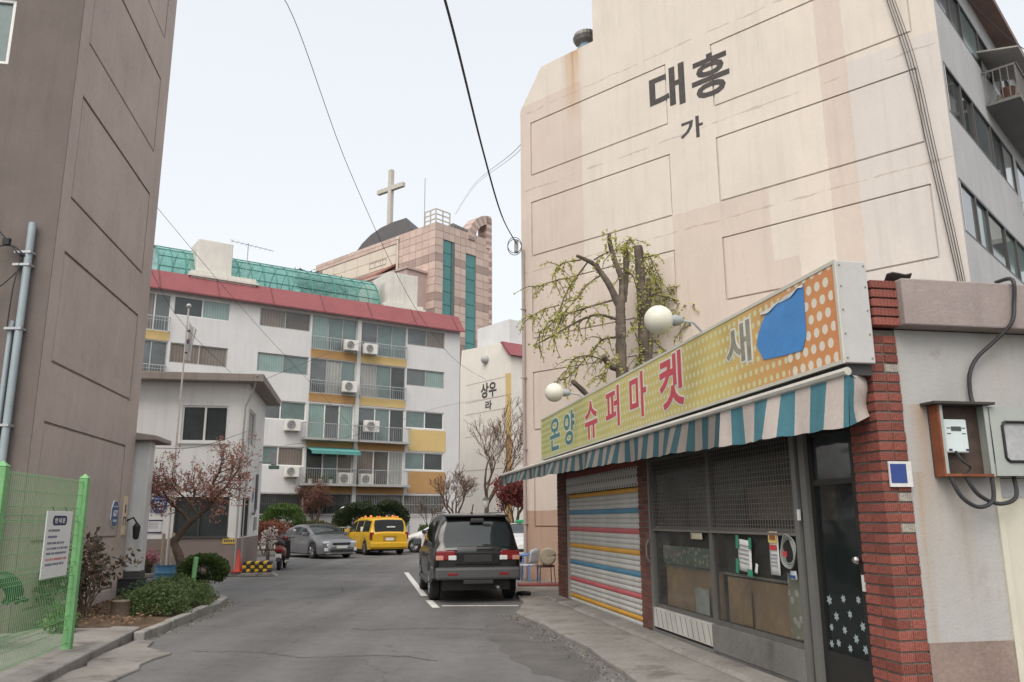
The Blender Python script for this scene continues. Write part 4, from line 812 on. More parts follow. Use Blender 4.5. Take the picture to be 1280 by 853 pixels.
# side door right of the meter box
q = MB(FACE_R(10.86)); q.box(.985, 1.04, -.02, .08, 0, 1.96); q.box(1.04, 2.0, .03, .07, 0, 1.95); sd_ = q.build('side_door', M('door_cream', (.55, .53, .44), .6, .06, 2, streak=.1), shop)
q = MB(FACE_R(10.86)); q.box(1.08, 1.5, .022, .03, 1.80, 1.93); q.build('door_plate', M('plate_pale', (.45, .46, .46), .5), sd_)
q = MB(FACE_R(10.86)); q.box(1.26, 1.6, .024, .03, 1.22, 1.46); q.build('cardboard_patch', M('patch_card', (.36, .27, .21), .8), sd_)

# ---- sign box
def sign_cols(N, L, sp, mt, tc):
    rp = N.new('ShaderNodeValToRGB'); q = N.new('ShaderNodeMapRange'); q.inputs[1].default_value = -.2; q.inputs[2].default_value = 10.95; L.new(sp.outputs['X'], q.inputs[0]); L.new(q.outputs[0], rp.inputs[0])
    e = rp.color_ramp.elements; e[0].position = 0; e[0].color = (.40, .42, .13, 1); e[1].position = 1; e[1].color = (.62, .25, .10, 1)
    for p, c in ((.2, (.48, .47, .15, 1)), (.55, (.55, .47, .17, 1)), (.80, (.58, .46, .15, 1)), (.90, (.60, .33, .12, 1))): k = e.new(p); k.color = c
    n = N.new('ShaderNodeTexNoise'); n.inputs['Scale'].default_value = 2; n.inputs['Detail'].default_value = 5; L.new(tc.outputs['Object'], n.inputs['Vector'])
    r2 = N.new('ShaderNodeMapRange'); r2.inputs[1].default_value = .3; r2.inputs[2].default_value = .7; r2.inputs[3].default_value = .88; r2.inputs[4].default_value = 1.08; L.new(n.outputs['Fac'], r2.inputs[0])
    v = N.new('ShaderNodeVectorMath'); v.operation = 'SCALE'; L.new(rp.outputs[0], v.inputs[0]); L.new(r2.outputs[0], v.inputs['Scale']); return v.outputs[0]
SIGNF = dots_mat('sign_print', sign_cols, .1, .03, None, True, [(.115, .030, (.60, .60, .36), -9, 10.1), (.13, .042, (.72, .66, .55), 10.1, 10.88)])
sg = thing('shop_sign', 'long yellow to orange dotted shop sign box with red letters and a torn blue patch', 'sign', SL, SRZ)
q = MB(); q.box(-.2, 10.95, -.3, -.022, 2.86, 3.72); q.build('box', M('sign_box_white', (.46, .46, .45), .45, .06, 2, streak=.18), sg, bevel=.008)
q = MB(); q.box(-.17, 10.92, -.306, -.3005, 2.89, 3.69); q.build('face', SIGNF, sg)
q = MB(); q.box(-.2, 10.952, -.312, -.2995, 2.855, 2.888); q.box(-.2, 10.952, -.312, -.2995, 3.692, 3.725); q.box(10.922, 10.955, -.312, -.2995, 2.888, 3.692); q.box(-.2, -.172, -.312, -.2995, 2.888, 3.692); q.build('rim', M('sign_rim', (.55, .54, .46), .4, .08, 3), sg)
q = MB()
for z in (2.9, 3.1, 3.3, 3.5, 3.68):
    for y in (-.27, -.05): q.lathe([(.008, 0), (.008, .004)], 8, c=(10.9505, y, z), axis='X')
q.build('rivets', M('rivet', (.2, .19, .18), .5), sg); 
SIGNW = M('letter_white', (.68, .68, .62), .5); RED = M('letter_red', (.50, .055, .075), .45, .06, 4); TEALL = M('letter_teal', (.06, .19, .19), .5); DKL = M('letter_dark', (.27, .26, .20), .6, .3, 8)
def letter(c, x0, x1, z0, z1, mat):
    base = text_mesh(c, x0, x1, z0, z1, .001, .022); ol = MB()
    for k in range(8):
        dx, dz = .030 * math.cos(k * math.pi / 4), .022 * math.sin(k * math.pi / 4); ol.add([(p[0] + dx, p[1] - .3064 - .0002 * k, p[2] + dz) for p in base.v], base.f)
    ol.build('letter_outline', SIGNW, sg)
    text_mesh(c, x0, x1, z0, z1, .002, .022, XF(0, -.3095)).build('letter', mat, sg)
for c, x0, x1, z0, z1, mm in (('온', .66, 1.48, 2.97, 3.60, TEALL), ('양', 1.80, 2.58, 2.98, 3.60, TEALL), ('슈', 3.28, 4.04, 2.95, 3.58, RED), ('퍼', 4.50, 5.20, 3.00, 3.62, RED), ('마', 5.68, 6.38, 3.01, 3.64, RED), ('켓', 6.88, 7.68, 2.98, 3.66, RED), ('새', 8.86, 9.42, 3.18, 3.60, DKL)): letter(c, x0, x1, z0, z1, mm)
rg = random.Random(9); top = [(9.60 + .86 * k / 12, 3.57 + .09 * k / 12 + rg.uniform(-.008, .01) - .16 * max(0, 1 - k / 4) ** 2) for k in range(13)]
pts = [(x, -.3125, z) for x, z in top] + [(10.44, -.3125, 3.20), (10.36, -.3125, 3.08), (10.0, -.3125, 3.10), (9.66, -.3125, 3.13), (9.54, -.3125, 3.30)]
q = MB(); q.prism(pts, (0, .003, 0)); q.build('torn_patch', M('blue_vinyl', (.055, .235, .56), .4, .08, 2.5, bump=.4, bs=6), sg)
q = MB(); q.grid(lambda u, v: (9.66 + .80 * u, -.3135 - .006 * v * (1 + .5 * math.sin(u * 9)), 3.585 + .075 * u - .03 * v * (.4 + abs(math.sin(u * 7))) + .004 * math.sin(u * 23)), 24, 2); q.build('peeled_edge', M('peel', (.50, .52, .52), .7), sg)
q = MB(); q.box(-.18, 10.9, -.26, -.03, 2.77, 2.859); q.build('under_rail', M('rail_dark', (.05, .05, .048), .6), sg)
# roofing scraps on the corner
for i, (x, y, z, rz_, tl, wd) in enumerate(((10.45, .25, 3.64, 30, 14, .5), (10.62, .45, 3.66, -20, -9, .42), (10.25, .45, 3.68, 75, 20, .6))):
    t_ = tag(bpy.data.objects.new('roofing_scrap', None), ['dark bent roofing scrap nearest the sign end on the shop roof', 'dark flat roofing scrap lying over the brick corner of the shop', 'dark upturned roofing scrap farther back on the shop roof'][i], 'roofing scrap', 'roofing scraps'); COL.objects.link(t_)
    t_.matrix_world = SM @ Matrix.Translation((x, y, z)) @ Matrix.Rotation(R(rz_), 4, 'Z') @ Matrix.Rotation(R(tl), 4, 'Y')
    q = MB(); q.grid(lambda u, v: ((u - .5) * wd, (v - .5) * .2, .03 * math.sin(u * 5 + i) + .015 * math.sin(v * 6)), 6, 4); o_ = q.build('sheet', M('roofing_felt', (.045, .042, .04), .8, .2, 8), t_); sfy = o_.modifiers.new('t', 'SOLIDIFY'); sfy.thickness = .012
# ---- awning
aw = thing('awning', 'dirty blue and white striped cloth awning under the shop sign', 'awning', SL, SRZ)
def stripe_mat():
    m = M('awning_cloth', (.50, .44, .40), .85, .12, 2, streak=.25); t = m.node_tree; N = t.nodes; L = t.links; b = N['Principled BSDF']; cur = b.inputs['Base Color'].links[0].from_socket
    tc = N.new('ShaderNodeTexCoord'); sp = N.new('ShaderNodeSeparateXYZ'); L.new(tc.outputs['Object'], sp.inputs[0])
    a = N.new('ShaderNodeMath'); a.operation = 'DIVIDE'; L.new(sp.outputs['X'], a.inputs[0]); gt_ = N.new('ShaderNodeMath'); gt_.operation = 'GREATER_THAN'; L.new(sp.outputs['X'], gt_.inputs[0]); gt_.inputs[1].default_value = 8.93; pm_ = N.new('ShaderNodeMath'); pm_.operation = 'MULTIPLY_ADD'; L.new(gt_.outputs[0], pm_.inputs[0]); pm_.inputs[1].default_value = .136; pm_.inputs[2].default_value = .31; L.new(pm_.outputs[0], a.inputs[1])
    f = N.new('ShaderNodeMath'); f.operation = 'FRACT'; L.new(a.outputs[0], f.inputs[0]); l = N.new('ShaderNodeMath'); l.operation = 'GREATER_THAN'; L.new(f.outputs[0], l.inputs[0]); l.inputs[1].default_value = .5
    q = N.new('ShaderNodeMix'); q.data_type = 'RGBA'; q.blend_type = 'MULTIPLY'; L.new(l.outputs[0], q.inputs[0]); L.new(cur, q.inputs[6]); q.inputs[7].default_value = (.13, .42, .56, 1); dg = N.new('ShaderNodeMix'); dg.data_type = 'RGBA'; dg.blend_type = 'MULTIPLY'; iv = N.new('ShaderNodeMath'); iv.operation = 'SUBTRACT'; iv.inputs[0].default_value = 1; L.new(gt_.outputs[0], iv.inputs[1]); L.new(iv.outputs[0], dg.inputs[0]); L.new(q.outputs[2], dg.inputs[6]); dg.inputs[7].default_value = (.40, .395, .385, 1); L.new(dg.outputs[2], b.inputs['Base Color']); return m  # far section darkened in the cloth colour: grime plus painted-in shade
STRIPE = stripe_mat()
def afront(t): return Vector((-.4 + 11.38 * t, -1.10 + .82 * t, 2.52 + .235 * t))
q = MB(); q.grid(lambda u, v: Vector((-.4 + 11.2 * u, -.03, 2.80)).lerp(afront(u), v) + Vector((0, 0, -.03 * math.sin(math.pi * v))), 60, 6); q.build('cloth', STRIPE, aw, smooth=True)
q = MB()
def val(u, v):
    p = afront(u); dr = .17 + .24 * u ** 1.5; w_ = math.sin(u * 75) * .03 + math.sin(u * 31 + 1) * .03
    return p + Vector((0, -.02 + w_ * v - .04 * v, -dr * v - .012 * abs(math.sin(u * 116)) * v))
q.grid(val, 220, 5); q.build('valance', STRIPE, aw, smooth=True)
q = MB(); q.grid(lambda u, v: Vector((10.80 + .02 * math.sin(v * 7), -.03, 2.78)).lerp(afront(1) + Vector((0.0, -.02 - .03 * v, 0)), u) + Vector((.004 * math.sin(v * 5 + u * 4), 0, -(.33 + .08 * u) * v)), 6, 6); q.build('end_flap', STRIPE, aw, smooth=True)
q = MB(); q.tube([afront(0) + Vector((0, -.02, .03)), afront(.5) + Vector((0, -.02, .03)), afront(1) + Vector((0, -.02, .03))], .035, 8); q.build('front_bar', M('bar_white', (.52, .50, .45), .5, .1, 3, streak=.2), aw)
for t in (.04, .35, .66, .97):
    q = MB(); p = afront(t); q.tube([(p.x, -.02, 2.74), (p.x, p.y, p.z)], .015, 6); q.build('arm', GREYM, aw)
# ---- globe lamps on arms
for lab, u_, z_, r_ in (('round white globe lamp over the red letters, near the sign middle', 8.22, 3.86, .165), ('round white globe lamp over the far end of the shop sign', 3.1, 3.80, .165)):
    t_ = tag(bpy.data.objects.new('globe_lamp', None), lab, 'lamp', 'globe lamps above the sign'); COL.objects.link(t_); t_.matrix_world = SM @ XF(u_, -.28, 3.70)
    q = MB(); q.ball((0, -.52, z_ - 3.70), r_, 24, 16); q.build('globe', M('globe_white', (.66, .65, .55), .35, .06, 3), t_, smooth=True)
    q = MB(); q.lathe([(.055, 0), (.07, .05), (.05, .12), (.02, .15)], 12, c=(0, -.52 + r_ - .02, z_ - 3.70), axis='Y'); q.build('socket', M('socket_grey', (.30, .32, .33), .5), t_, smooth=True)
    q = MB(); q.tube([(0, -.28, z_ - 3.70), (0, -.10, z_ - 3.72), (0, .06, -.02), (0, .1, -.2)], .014, 6); q.build('arm', STEEL, t_)
# ---- papers on the glass
def sheet(lab, u_, z_, w_, h_, mat, tilt=0, extra=(), cat='paper notice', y=-.003):
    t_ = tag(bpy.data.objects.new('paper_notice', None), lab, cat); COL.objects.link(t_); t_.matrix_world = SM @ XF(u_, y, z_) @ Matrix.Rotation(R(tilt), 4, 'Y')
    q = MB(); q.grid(lambda a, b: ((a - .5) * w_, -.006 * math.sin(a * 5) * (1 - b) - .004, (b - .5) * h_), 4, 5); o_ = q.build('sheet', mat, t_, smooth=True); o_.modifiers.new('s', 'SOLIDIFY').thickness = .002
    for nm, x0, x1, z0, z1, mm in extra: q = MB(); q.box(x0, x1, -.016, -.0125, z0, z1); q.build(nm, mm, t_)
TXT = M('print_grey', (.3, .3, .32), .7); GTAPE = M('green_tape', (.04, .26, .16), .5)
sheet('white typed notice fixed with green tape on the shop window', 8.37, 1.25, .30, .33, PAPER, 4, [('tape', -.19, -.13, -.2, -.05, GTAPE), ('tape', -.18, -.12, .06, .2, GTAPE), ('tape', .12, .18, .08, .2, GTAPE), ('tape', .08, .19, -.2, -.13, GTAPE)] + [('text_line', -.11, .11, .1 - .045 * k, .112 - .045 * k, TXT) for k in range(5)])
sheet('tall flyer with yellow top and red print on the shop window', 9.02, 1.30, .18, .42, PAPER, 1, [('header', -.085, .085, .10, .205, M('flyer_yellow', (.68, .52, .16), .6)), ('print', -.06, .06, .125, .18, REDP), ('print', -.07, .07, .03, .08, REDP)] + [('text_line', -.07, .07, -.02 - .035 * k, -.008 - .035 * k, TXT) for k in range(4)])
sheet('small blue and white card below the cable coil on the shop window', 9.36, 1.11, .11, .08, M('card_pale', (.6, .64, .68), .5), 0, [('stripe', -.05, .05, -.03, 0, M('sign_blue', (.04, .1, .3)))])
sheet('small cream paper strip high on the shop window under the grille', 7.10, 1.43, .34, .08, M('strip_cream', (.50, .44, .33), .7), 0)
sheet('small torn white sticker beside the typed notice', 8.62, 1.13, .05, .10, PAPER, 20)
cc = tag(bpy.data.objects.new('cable_coil', None), 'coil of grey cable hanging on the shop window beside the flyer', 'cable'); COL.objects.link(cc); cc.matrix_world = SM @ XF(9.32, -.02, 1.33)
for k in range(4):
    q = MB(); rr = .10 + .012 * k; q.tube([(rr * math.cos(a) + .01 * k, -.006 * k - .01 * math.sin(3 * a + k), rr * 1.15 * math.sin(a) + .006 * math.sin(2 * a + k)) for a in [2 * math.pi * i / 24 for i in range(25)]], .007, 5); q.build('loop', M('cable_grey', (.30, .32, .30), .6), cc)
q = MB(); q.box(-.02, .03, -.05, -.03, -.05, .0); q.build('tag', REDP, cc)
# ---- meter box on the end wall
mbx = tag(bpy.data.objects.new('meter_box', None), 'rusty open steel electricity meter box with its windowed door swung aside', 'meter box'); COL.objects.link(mbx); mbx.matrix_world = SM @ FACE_R(10.86)
GB = M('box_greygreen', (.34, .37, .345), .55, .08, 3, streak=.1); RUST = M('rust', (.20, .065, .03), .9, .3, 7, stain=((.42, .38, .30), .60, 3)); DK = M('box_inside', (.075, .055, .045), .8, .3, 6)
q = MB(); q.box(.46, .92, -.02, .0, 1.96, 2.53); q.build('back', DK, mbx)
q = MB(); q.box(.46, .475, -.125, -.02, 1.96, 2.53); q.build('side', RUST, mbx); q = MB(); q.box(.905, .92, -.125, -.02, 1.96, 2.53); q.build('side', GB, mbx)
q = MB(); q.box(.475, .905, -.125, -.02, 1.96, 1.98); q.build('bottom', RUST, mbx); q = MB(); q.box(.40, .96, -.17, .0, 2.535, 2.555); q.build('hood', M('hood_dark', (.05, .045, .04), .8), mbx)
MB().box(.475, .50, -.129, -.120, 1.98, 2.53).build('lip', GB, mbx); MB().box(.88, .905, -.129, -.120, 1.98, 2.53).build('lip', GB, mbx)
q = MB(); q.box(.53, .74, -.09, -.02, 2.15, 2.42); mt_ = q.build('meter', M('meter_pale', (.58, .66, .66), .4, .04, 4), mbx, bevel=.012)
q = MB(); q.box(.59, .68, -.094, -.089, 2.325, 2.36); q.build('display', M('lcd', (.06, .07, .06), .3), mt_)
q = MB()
for z in (2.345, 2.30): q.box(.55, .585, -.093, -.089, z, z + .006); q.box(.685, .72, -.093, -.089, z, z + .006)
for x in (.55, .705): q.box(x, x + .03, -.093, -.089, 2.165, 2.18)
tag(q.build('meter_print', NAVY, mt_), kind='stuff')
q = MB(); q.wall(.93, 1.50, 1.965, 2.525, [(1.03, 1.30, 2.08, 2.40)], .018, y=-.128); q.box(.93, 1.50, -.118, -.114, 1.965, 2.07); q.box(.93, 1.50, -.118, -.114, 2.41, 2.525); q.build('door', GB, mbx)
q = MB(); fr2 = [(1.03 + .0, 2.08), (1.30, 2.08), (1.30, 2.40), (1.03, 2.40)]
q.tube([(1.06, -.133, 2.08), (1.27, -.133, 2.08), (1.30, -.133, 2.11), (1.30, -.133, 2.37), (1.27, -.133, 2.40), (1.06, -.133, 2.40), (1.03, -.133, 2.37), (1.03, -.133, 2.11), (1.06, -.133, 2.08)], .012, 6); q.build('window_gasket', BLACK, mbx)
q = MB(); q.box(1.03, 1.30, -.122, -.117, 2.08, 2.40); q.build('pane', M('foggy_pane', (.36, .37, .38), .2, .25, 2, spec=.6), mbx)
for k, pth in enumerate(([(.52, -.1, 1.97), (.58, -.13, 1.80), (.72, -.14, 1.72), (.86, -.13, 1.78), (.90, -.1, 1.95)], [(.66, -.1, 1.97), (.74, -.12, 1.82), (.92, -.12, 1.745), (1.10, -.1, 1.80), (1.14, -.06, 1.97)])):
    q = MB(); q.tube(polyline(pth, 6), .017, 7); q.build('cable_loop', M('cable_black', (.03, .03, .032), .5), mbx)
q = MB(); q.tube(polyline([(.60, -.1, 2.16), (.62, -.14, 2.08), (.70, -.12, 2.03), (.66, -.1, 1.98)], 5), .010, 6); q.build('cable_loop', M('cable_black', (.03, .03, .03)), mbx)
wc = tag(bpy.data.objects.new('wall_cable', None), 'black cable dropping from the roof slab to the meter box', 'cable'); COL.objects.link(wc); wc.matrix_world = SM @ FACE_R(10.86)
q = MB(); q.tube(polyline([(1.30, .02, 3.64), (1.27, -.19, 3.60), (1.255, -.19, 3.40), (1.20, -.19, 3.22), (1.08, -.10, 3.07), (.94, -.06, 2.94), (.86, -.05, 2.80), (.845, -.05, 2.62), (.845, -.08, 2.53)], 6), .017, 8); q.build('cable', M('cable_black', (.03, .03, .03)), wc, smooth=True)
hp = plate('house_plate', 'small blue and white address plate on the red brick pier', 'plate', SM @ FACE_R(10.888) @ XF(.13, 0, 1.98), .20, .20, M('plate_white', (.6, .6, .58), .5), [('blue_field', -.09, .05, -.07, .08, M('plate_blue', (.03, .06, .22), .4))])
# ------------------------------------------------------------------ vehicles
def interp(tab, x):
    if x <= tab[0][0]: return tab[0][1]
    for (a, b), (c, d) in zip(tab, tab[1:]):
        if x <= c:
            t = (x - a) / (c - a) if c > a else 1; t = t * t * (3 - 2 * t) * .35 + t * .65; return b + (d - b) * t
    return tab[-1][1]
TYRE = M('tyre', (.022, .022, .022), .8, .15, 8); RIM = M('rim_silver', (.46, .46, .47), .35, .04, 4, metal=.7); CARGL = M('car_glass', (.022, .028, .030), .03, .1, 1, spec=.7); TRIM = M('car_trim', (.03, .03, .03), .55, .1, 4)
PLATE = M('number_plate', (.62, .64, .62), .5); LAMPR = M('lamp_red', (.20, .014, .016), .2, .1, 9, spec=.6); LAMPW = M('lamp_clear', (.62, .64, .66), .12, .06, 9, spec=.7); LAMPO = M('lamp_amber', (.65, .22, .03), .25, .05, 6); CHROME = M('chrome', (.6, .6, .6))
def wheel_mesh(parent, x, y, r, wd, side, spokes=5):
    w_ = bpy.data.objects.new('wheel', None); COL.objects.link(w_); w_.parent = parent; w_.location = (x, y, r)
    q = MB(); h = wd / 2; q.lathe([(r * .62, -h), (r * .92, -h), (r, -h * .7), (r, h * .7), (r * .92, h), (r * .62, h)], 28, axis='Y'); q.build('tyre', TYRE, w_, smooth=True)
    q = MB(); s = side
    q.lathe([(r * .60, s * h * .55), (r * .64, s * h * .97)], 28, axis='Y'); q.lathe([(r * .15, s * h * .55), (r * .13, s * h * .95)], 14, axis='Y')
    for k in range(spokes):
        a = 2 * math.pi * k / spokes + .3
        for da in (-.13, .13):
            ca, sa = math.cos(a), math.sin(a); cb_, sb = math.cos(a + da * 1.6), math.sin(a + da * 1.6)
            q.tube([(r * .1 * ca, s * h * .85, r * .1 * sa), (r * .62 * cb_, s * h * .9, r * .62 * sb)], r * .055, 5)
    q.build('rim', RIM, w_, smooth=True)
    q = MB(); q.lathe([(r * .62, s * h * .3), (r * .62, s * h * .35)], 24, axis='Y'); q.build('brake_disc', TRIM, w_)
def car(name, label, loc, heading, S):
    t_ = thing(name, label, S['cat'], loc, 90 - heading, S.get('group'))
    L2 = S['L'] / 2; wx, rwh = S['wheels'], S['r']; n = S.get('n', 96)
    xs = sorted({-L2 + S['L'] * i / n for i in range(n + 1)} | {-L2 + .02, L2 - .02, -L2 + .005, L2 - .005})
    tum = S['tumble']
    def sec(x):
        w_ = interp(S['wid'], x); zt = interp(S['top'], x); zb0 = interp(S['bot'], x); zb = zb0
        for q_ in wx:
            if abs(x - q_) < rwh * 1.14: zb = max(zb, rwh + math.sqrt((rwh * 1.14) ** 2 - (x - q_) ** 2) - .0)
        zl = min(interp(S['belt'], x), zt - .04); g = max(0, min(1, (zt - zl) / .35)); wt = w_ - .02 - tum * max(0, zt - zl) - .10 * (1 - g) 
        zb = min(zb, zl - .06); m1 = zb + (zl - zb) * .33; m2 = zb + (zl - zb) * .78
        return [(w_ * .965, zb), (w_, m1), (w_ + .004, m2), (w_ - .018, zl), (wt + .02 * g + .0, zt - .075 * g - .02), (wt - .07, zt - .012), (wt * .55, zt + .008), (0, zt + .014)]
    secs = [sec(x) for x in xs]
    q = MB(); k = len(secs[0]); P = []
    for x, s_ in zip(xs, secs):
        P += [(x, y, z) for y, z in s_] + [(x, -y, z) for y, z in s_[-2::-1]]
    m_ = 2 * k - 1
    F = [(i * m_ + j, (i + 1) * m_ + j, (i + 1) * m_ + j + 1, i * m_ + j + 1) for i in range(len(xs) - 1) for j in range(m_ - 1)]
    F += [tuple(range(m_))[::-1], tuple(range((len(xs) - 1) * m_, len(xs) * m_))]
    q.add(P, F); body = q.build('body', S['paint'], t_, smooth=32)
    # lower dark sill and floor
    q = MB(); q.box(-L2 + .25, L2 - .25, -S['wmax'] + .22, S['wmax'] - .22, S['clear'], .55); q.build('underbody', TRIM, t_)
    for q_ in wx:
        for s in (-1, 1): wheel_mesh(t_, q_, s * (S['wmax'] - .115), rwh, .21, s, S.get('spokes', 5))
    if S.get('sill'):
        for s in (-1, 1): q = MB(); q.box(wx[0] + rwh * 1.2, wx[1] - rwh * 1.2, s * S['wmax'] - .05, s * S['wmax'] + .02, S['clear'] + .06, S['clear'] + .16); q.build('side_step', S['sill'], t_, bevel=.02)
    def side_pt(x, t, s, off=.007):
        q_ = sec(x); a, b = q_[3], q_[4]; y = a[0] + (b[0] - a[0]) * t; z = a[1] + (b[1] - a[1]) * t; return (x, s * (y + off), z)
    for a, b in S['side_glass']:
        for s in (-1, 1):
            q = MB(); q.grid(lambda u, v: side_pt(a + (b - a) * u, .07 + .86 * v, s), 16, 3); q.build('side_window', CARGL, t_, smooth=True)
    def top_pt(x, v, off=.008):
        q_ = sec(x); wt = q_[5][0]; e = .04; dz = (interp(S['top'], x + e) - interp(S['top'], x - e)) / (2 * e); nn = Vector((-dz, 0, 1)).normalized()
        y = (v * 2 - 1) * (wt - .015); zc = q_[5][1] + (q_[7][1] - q_[5][1]) * (1 - abs(v * 2 - 1) ** 2); return Vector((x, y, zc)) + nn * off
    a, b = S['windscreen']; q = MB(); q.grid(lambda u, v: top_pt(a + (b - a) * u, v), 14, 8); q.build('windscreen', CARGL, t_, smooth=True)
    a, b = S['rear_glass']; q = MB(); q.grid(lambda u, v: top_pt(a + (b - a) * u, v), 14, 8); q.build('rear_window', S.get('rear_mat', CARGL), t_, smooth=True)
    for x in S['seams']:   # door gaps
        for s in (-1, 1):
            q_ = sec(x); q = MB()
            for (y0, z0), (y1, z1) in zip(q_[0:3], q_[1:4]): q.poly([(x - .006, s * (y0 + .004), z0), (x + .006, s * (y0 + .004), z0), (x + .006, s * (y1 + .004), z1), (x - .006, s * (y1 + .004), z1)])
            q.build('door_gap', TRIM, t_)
    for x in S['handles']:
        for s in (-1, 1): q_ = sec(x); q = MB(); q.box(x - .09, x + .09, s * (q_[2][0] + .012) - .014, s * (q_[2][0] + .012) + .014, q_[2][1] + .01, q_[2][1] + .04); q.build('door_handle', S.get('trimpaint', S['paint']), t_, bevel=.008)
    mxx = S['mirror']
    for s in (-1, 1):
        q_ = sec(mxx); q = MB(); q.box(mxx - .06, mxx + .08, s * (q_[3][0] + .13) - .10, s * (q_[3][0] + .13) + .10, q_[3][1] + .03, q_[3][1] + .19); q.build('mirror', S.get('mirrorpaint', S['paint']), t_, bevel=.03)
    return t_, sec, top_pt
def cbox(t_, name, mat, x0, x1, y0, y1, z0, z1, bevel=.015, both=False):
    o = None
    for s in ((1, -1) if both else (1,)):
        q = MB(); q.box(x0, x1, min(s * y0, s * y1), max(s * y0, s * y1), z0, z1); o = q.build(name, mat, t_, bevel=bevel)
    return o
# dark green-black off-roader
SUVP = M('suv_paint', (.010, .011, .011), .28, .05, 1, spec=.45, coat=.5); SUVG = M('suv_grey_plastic', (.07, .073, .074), .5, .08, 3)
S = dict(cat='car', L=4.62, wheels=(-1.33, 1.30), r=.36, wmax=.91, clear=.24, tumble=.28, n=110, paint=SUVP, mirrorpaint=SUVG,
    top=[(-2.31, .98), (-2.24, 1.06), (-2.05, 1.64), (-1.95, 1.72), (-1.2, 1.76), (.2, 1.74), (.55, 1.66), (1.05, 1.13), (1.35, 1.06), (2.0, .98), (2.2, .88), (2.31, .70)],
    belt=[(-2.31, 1.02), (-1, 1.04), (1.0, 1.02), (2.0, .90), (2.31, .7)], wid=[(-2.31, .78), (-2.2, .88), (-1.6, .91), (1.6, .90), (2.1, .85), (2.31, .66)], bot=[(-2.31, .50), (-2.0, .42), (-1.6, .40), (1.6, .40), (2.31, .42)],
    side_glass=[(-1.93, -1.12), (-1.04, -.16), (-.08, .86)], windscreen=(.56, 1.02), rear_glass=(-2.225, -2.075), seams=(-1.05, -.12, .95), handles=(-.85, .1), mirror=.80, sill=SUVG, spokes=6)
suv, sec, tp = car('parked_car', 'black off-road estate car seen from behind in the marked bay', (-1.13, 19.15, 0), -10.5, S)
cbox(suv, 'rear_bumper', SUVG, -2.42, -2.05, -.86, .86, .46, .70, .05); cbox(suv, 'bumper_end', SUVG, -2.10, -1.72, .80, .92, .46, .70, .03, True)
cbox(suv, 'bumper_reflector', LAMPR, -2.428, -2.41, .42, .62, .55, .60, .004, True)
cbox(suv, 'tail_light', LAMPR, -2.335, -2.20, .46, .84, .84, 1.02, .02, True); cbox(suv, 'reversing_light', LAMPW, -2.342, -2.30, .44, .60, .84, .93, .01, True); cbox(suv, 'indicator', M('lamp_pink', (.52, .25, .2), .25), -2.34, -2.2, .70, .85, .84, .93, .01, True)
cbox(suv, 'spoiler', SUVP, -2.16, -1.92, -.66, .66, 1.685, 1.735, .02); cbox(suv, 'brake_light', TRIM, -2.20, -2.12, -.14, .14, 1.57, 1.66, .02)
cbox(suv, 'gate_band', M('suv_gate', (.008, .008, .008), .5), -2.325, -2.25, -.46, .46, .74, 1.0, .02); cbox(suv, 'plate_recess', TRIM, -2.332, -2.32, -.28, .28, .80, .94, .005)
cbox(suv, 'wiper', BLACK, -2.31, -2.285, -.34, .02, 1.09, 1.11, .004); cbox(suv, 'badge', CHROME, -2.30, -2.27, .42, .64, 1.035, 1.055, .002); cbox(suv, 'badge', CHROME, -2.30, -2.27, -.62, -.50, 1.03, 1.05, .002)
cbox(suv, 'roof_rail', M('rail_grey', (.2, .2, .2), .4), -1.7, .2, .58, .62, 1.77, 1.80, .01, True); cbox(suv, 'headlight', LAMPW, 2.12, 2.26, .50, .78, .72, .86, .02, True)
cbox(suv, 'arch_trim', SUVG, -2.0, -1.62, .895, .925, .40, .62, .02, True); cbox(suv, 'tow_plate', TRIM, -2.40, -2.2, -.3, .3, .38, .46, .01)
q = MB(); q.tube([(-1.4, -.42, .34), (-2.25, -.42, .30)], .03, 8); q.build('exhaust', GREYM, suv); q = MB(); q.tube([(-1.33, -.75, .36), (-1.33, .75, .36)], .06, 8); q.build('axle', TRIM, suv)
q = MB(); q.tube([(-1.3, 0, 1.76), (-1.55, 0, 1.95)], .012, 6); q.lathe([(.03, 0), (.03, .03)], 8, c=(-1.3, 0, 1.755)); q.build('antenna', BLACK, suv)
# silver saloon
SIL = M('silver_paint', (.20, .205, .22), .28, .03, 1, spec=.5, metal=.55, coat=.6)
S = dict(cat='car', L=4.84, wheels=(-1.42, 1.38), r=.33, wmax=.915, clear=.16, tumble=.42, n=110, paint=SIL,
    top=[(-2.42, .82), (-2.34, .96), (-1.95, 1.04), (-1.2, 1.27), (-.55, 1.435), (.0, 1.455), (.45, 1.40), (1.28, 1.0), (1.5, .955), (2.1, .82), (2.35, .66), (2.42, .52)],
    belt=[(-2.42, .84), (-1.6, 1.0), (.8, .93), (1.4, .88), (2.2, .72), (2.42, .5)], wid=[(-2.42, .70), (-2.25, .85), (-1.4, .915), (1.5, .905), (2.1, .82), (2.32, .70), (2.42, .55)], bot=[(-2.42, .32), (-2, .24), (1.9, .2), (2.42, .24)],
    side_glass=[(-1.75, -.93), (-.86, .06), (.13, .98)], windscreen=(.42, 1.24), rear_glass=(-1.9, -.75), seams=(-.9, .1, 1.12), handles=(-.65, .35), mirror=.86, spokes=6)
sed, sec, tp = car('parked_car', 'silver saloon car parked at an angle next to the yellow van', (-8.95, 37.7, 0), 139, S)
cbox(sed, 'grille', TRIM, 2.30, 2.425, -.42, .42, .60, .68, .02); cbox(sed, 'lower_grille', TRIM, 2.33, 2.43, -.55, .55, .28, .40, .02); cbox(sed, 'number_plate', PLATE, 2.42, 2.437, -.26, .26, .44, .55, .003)
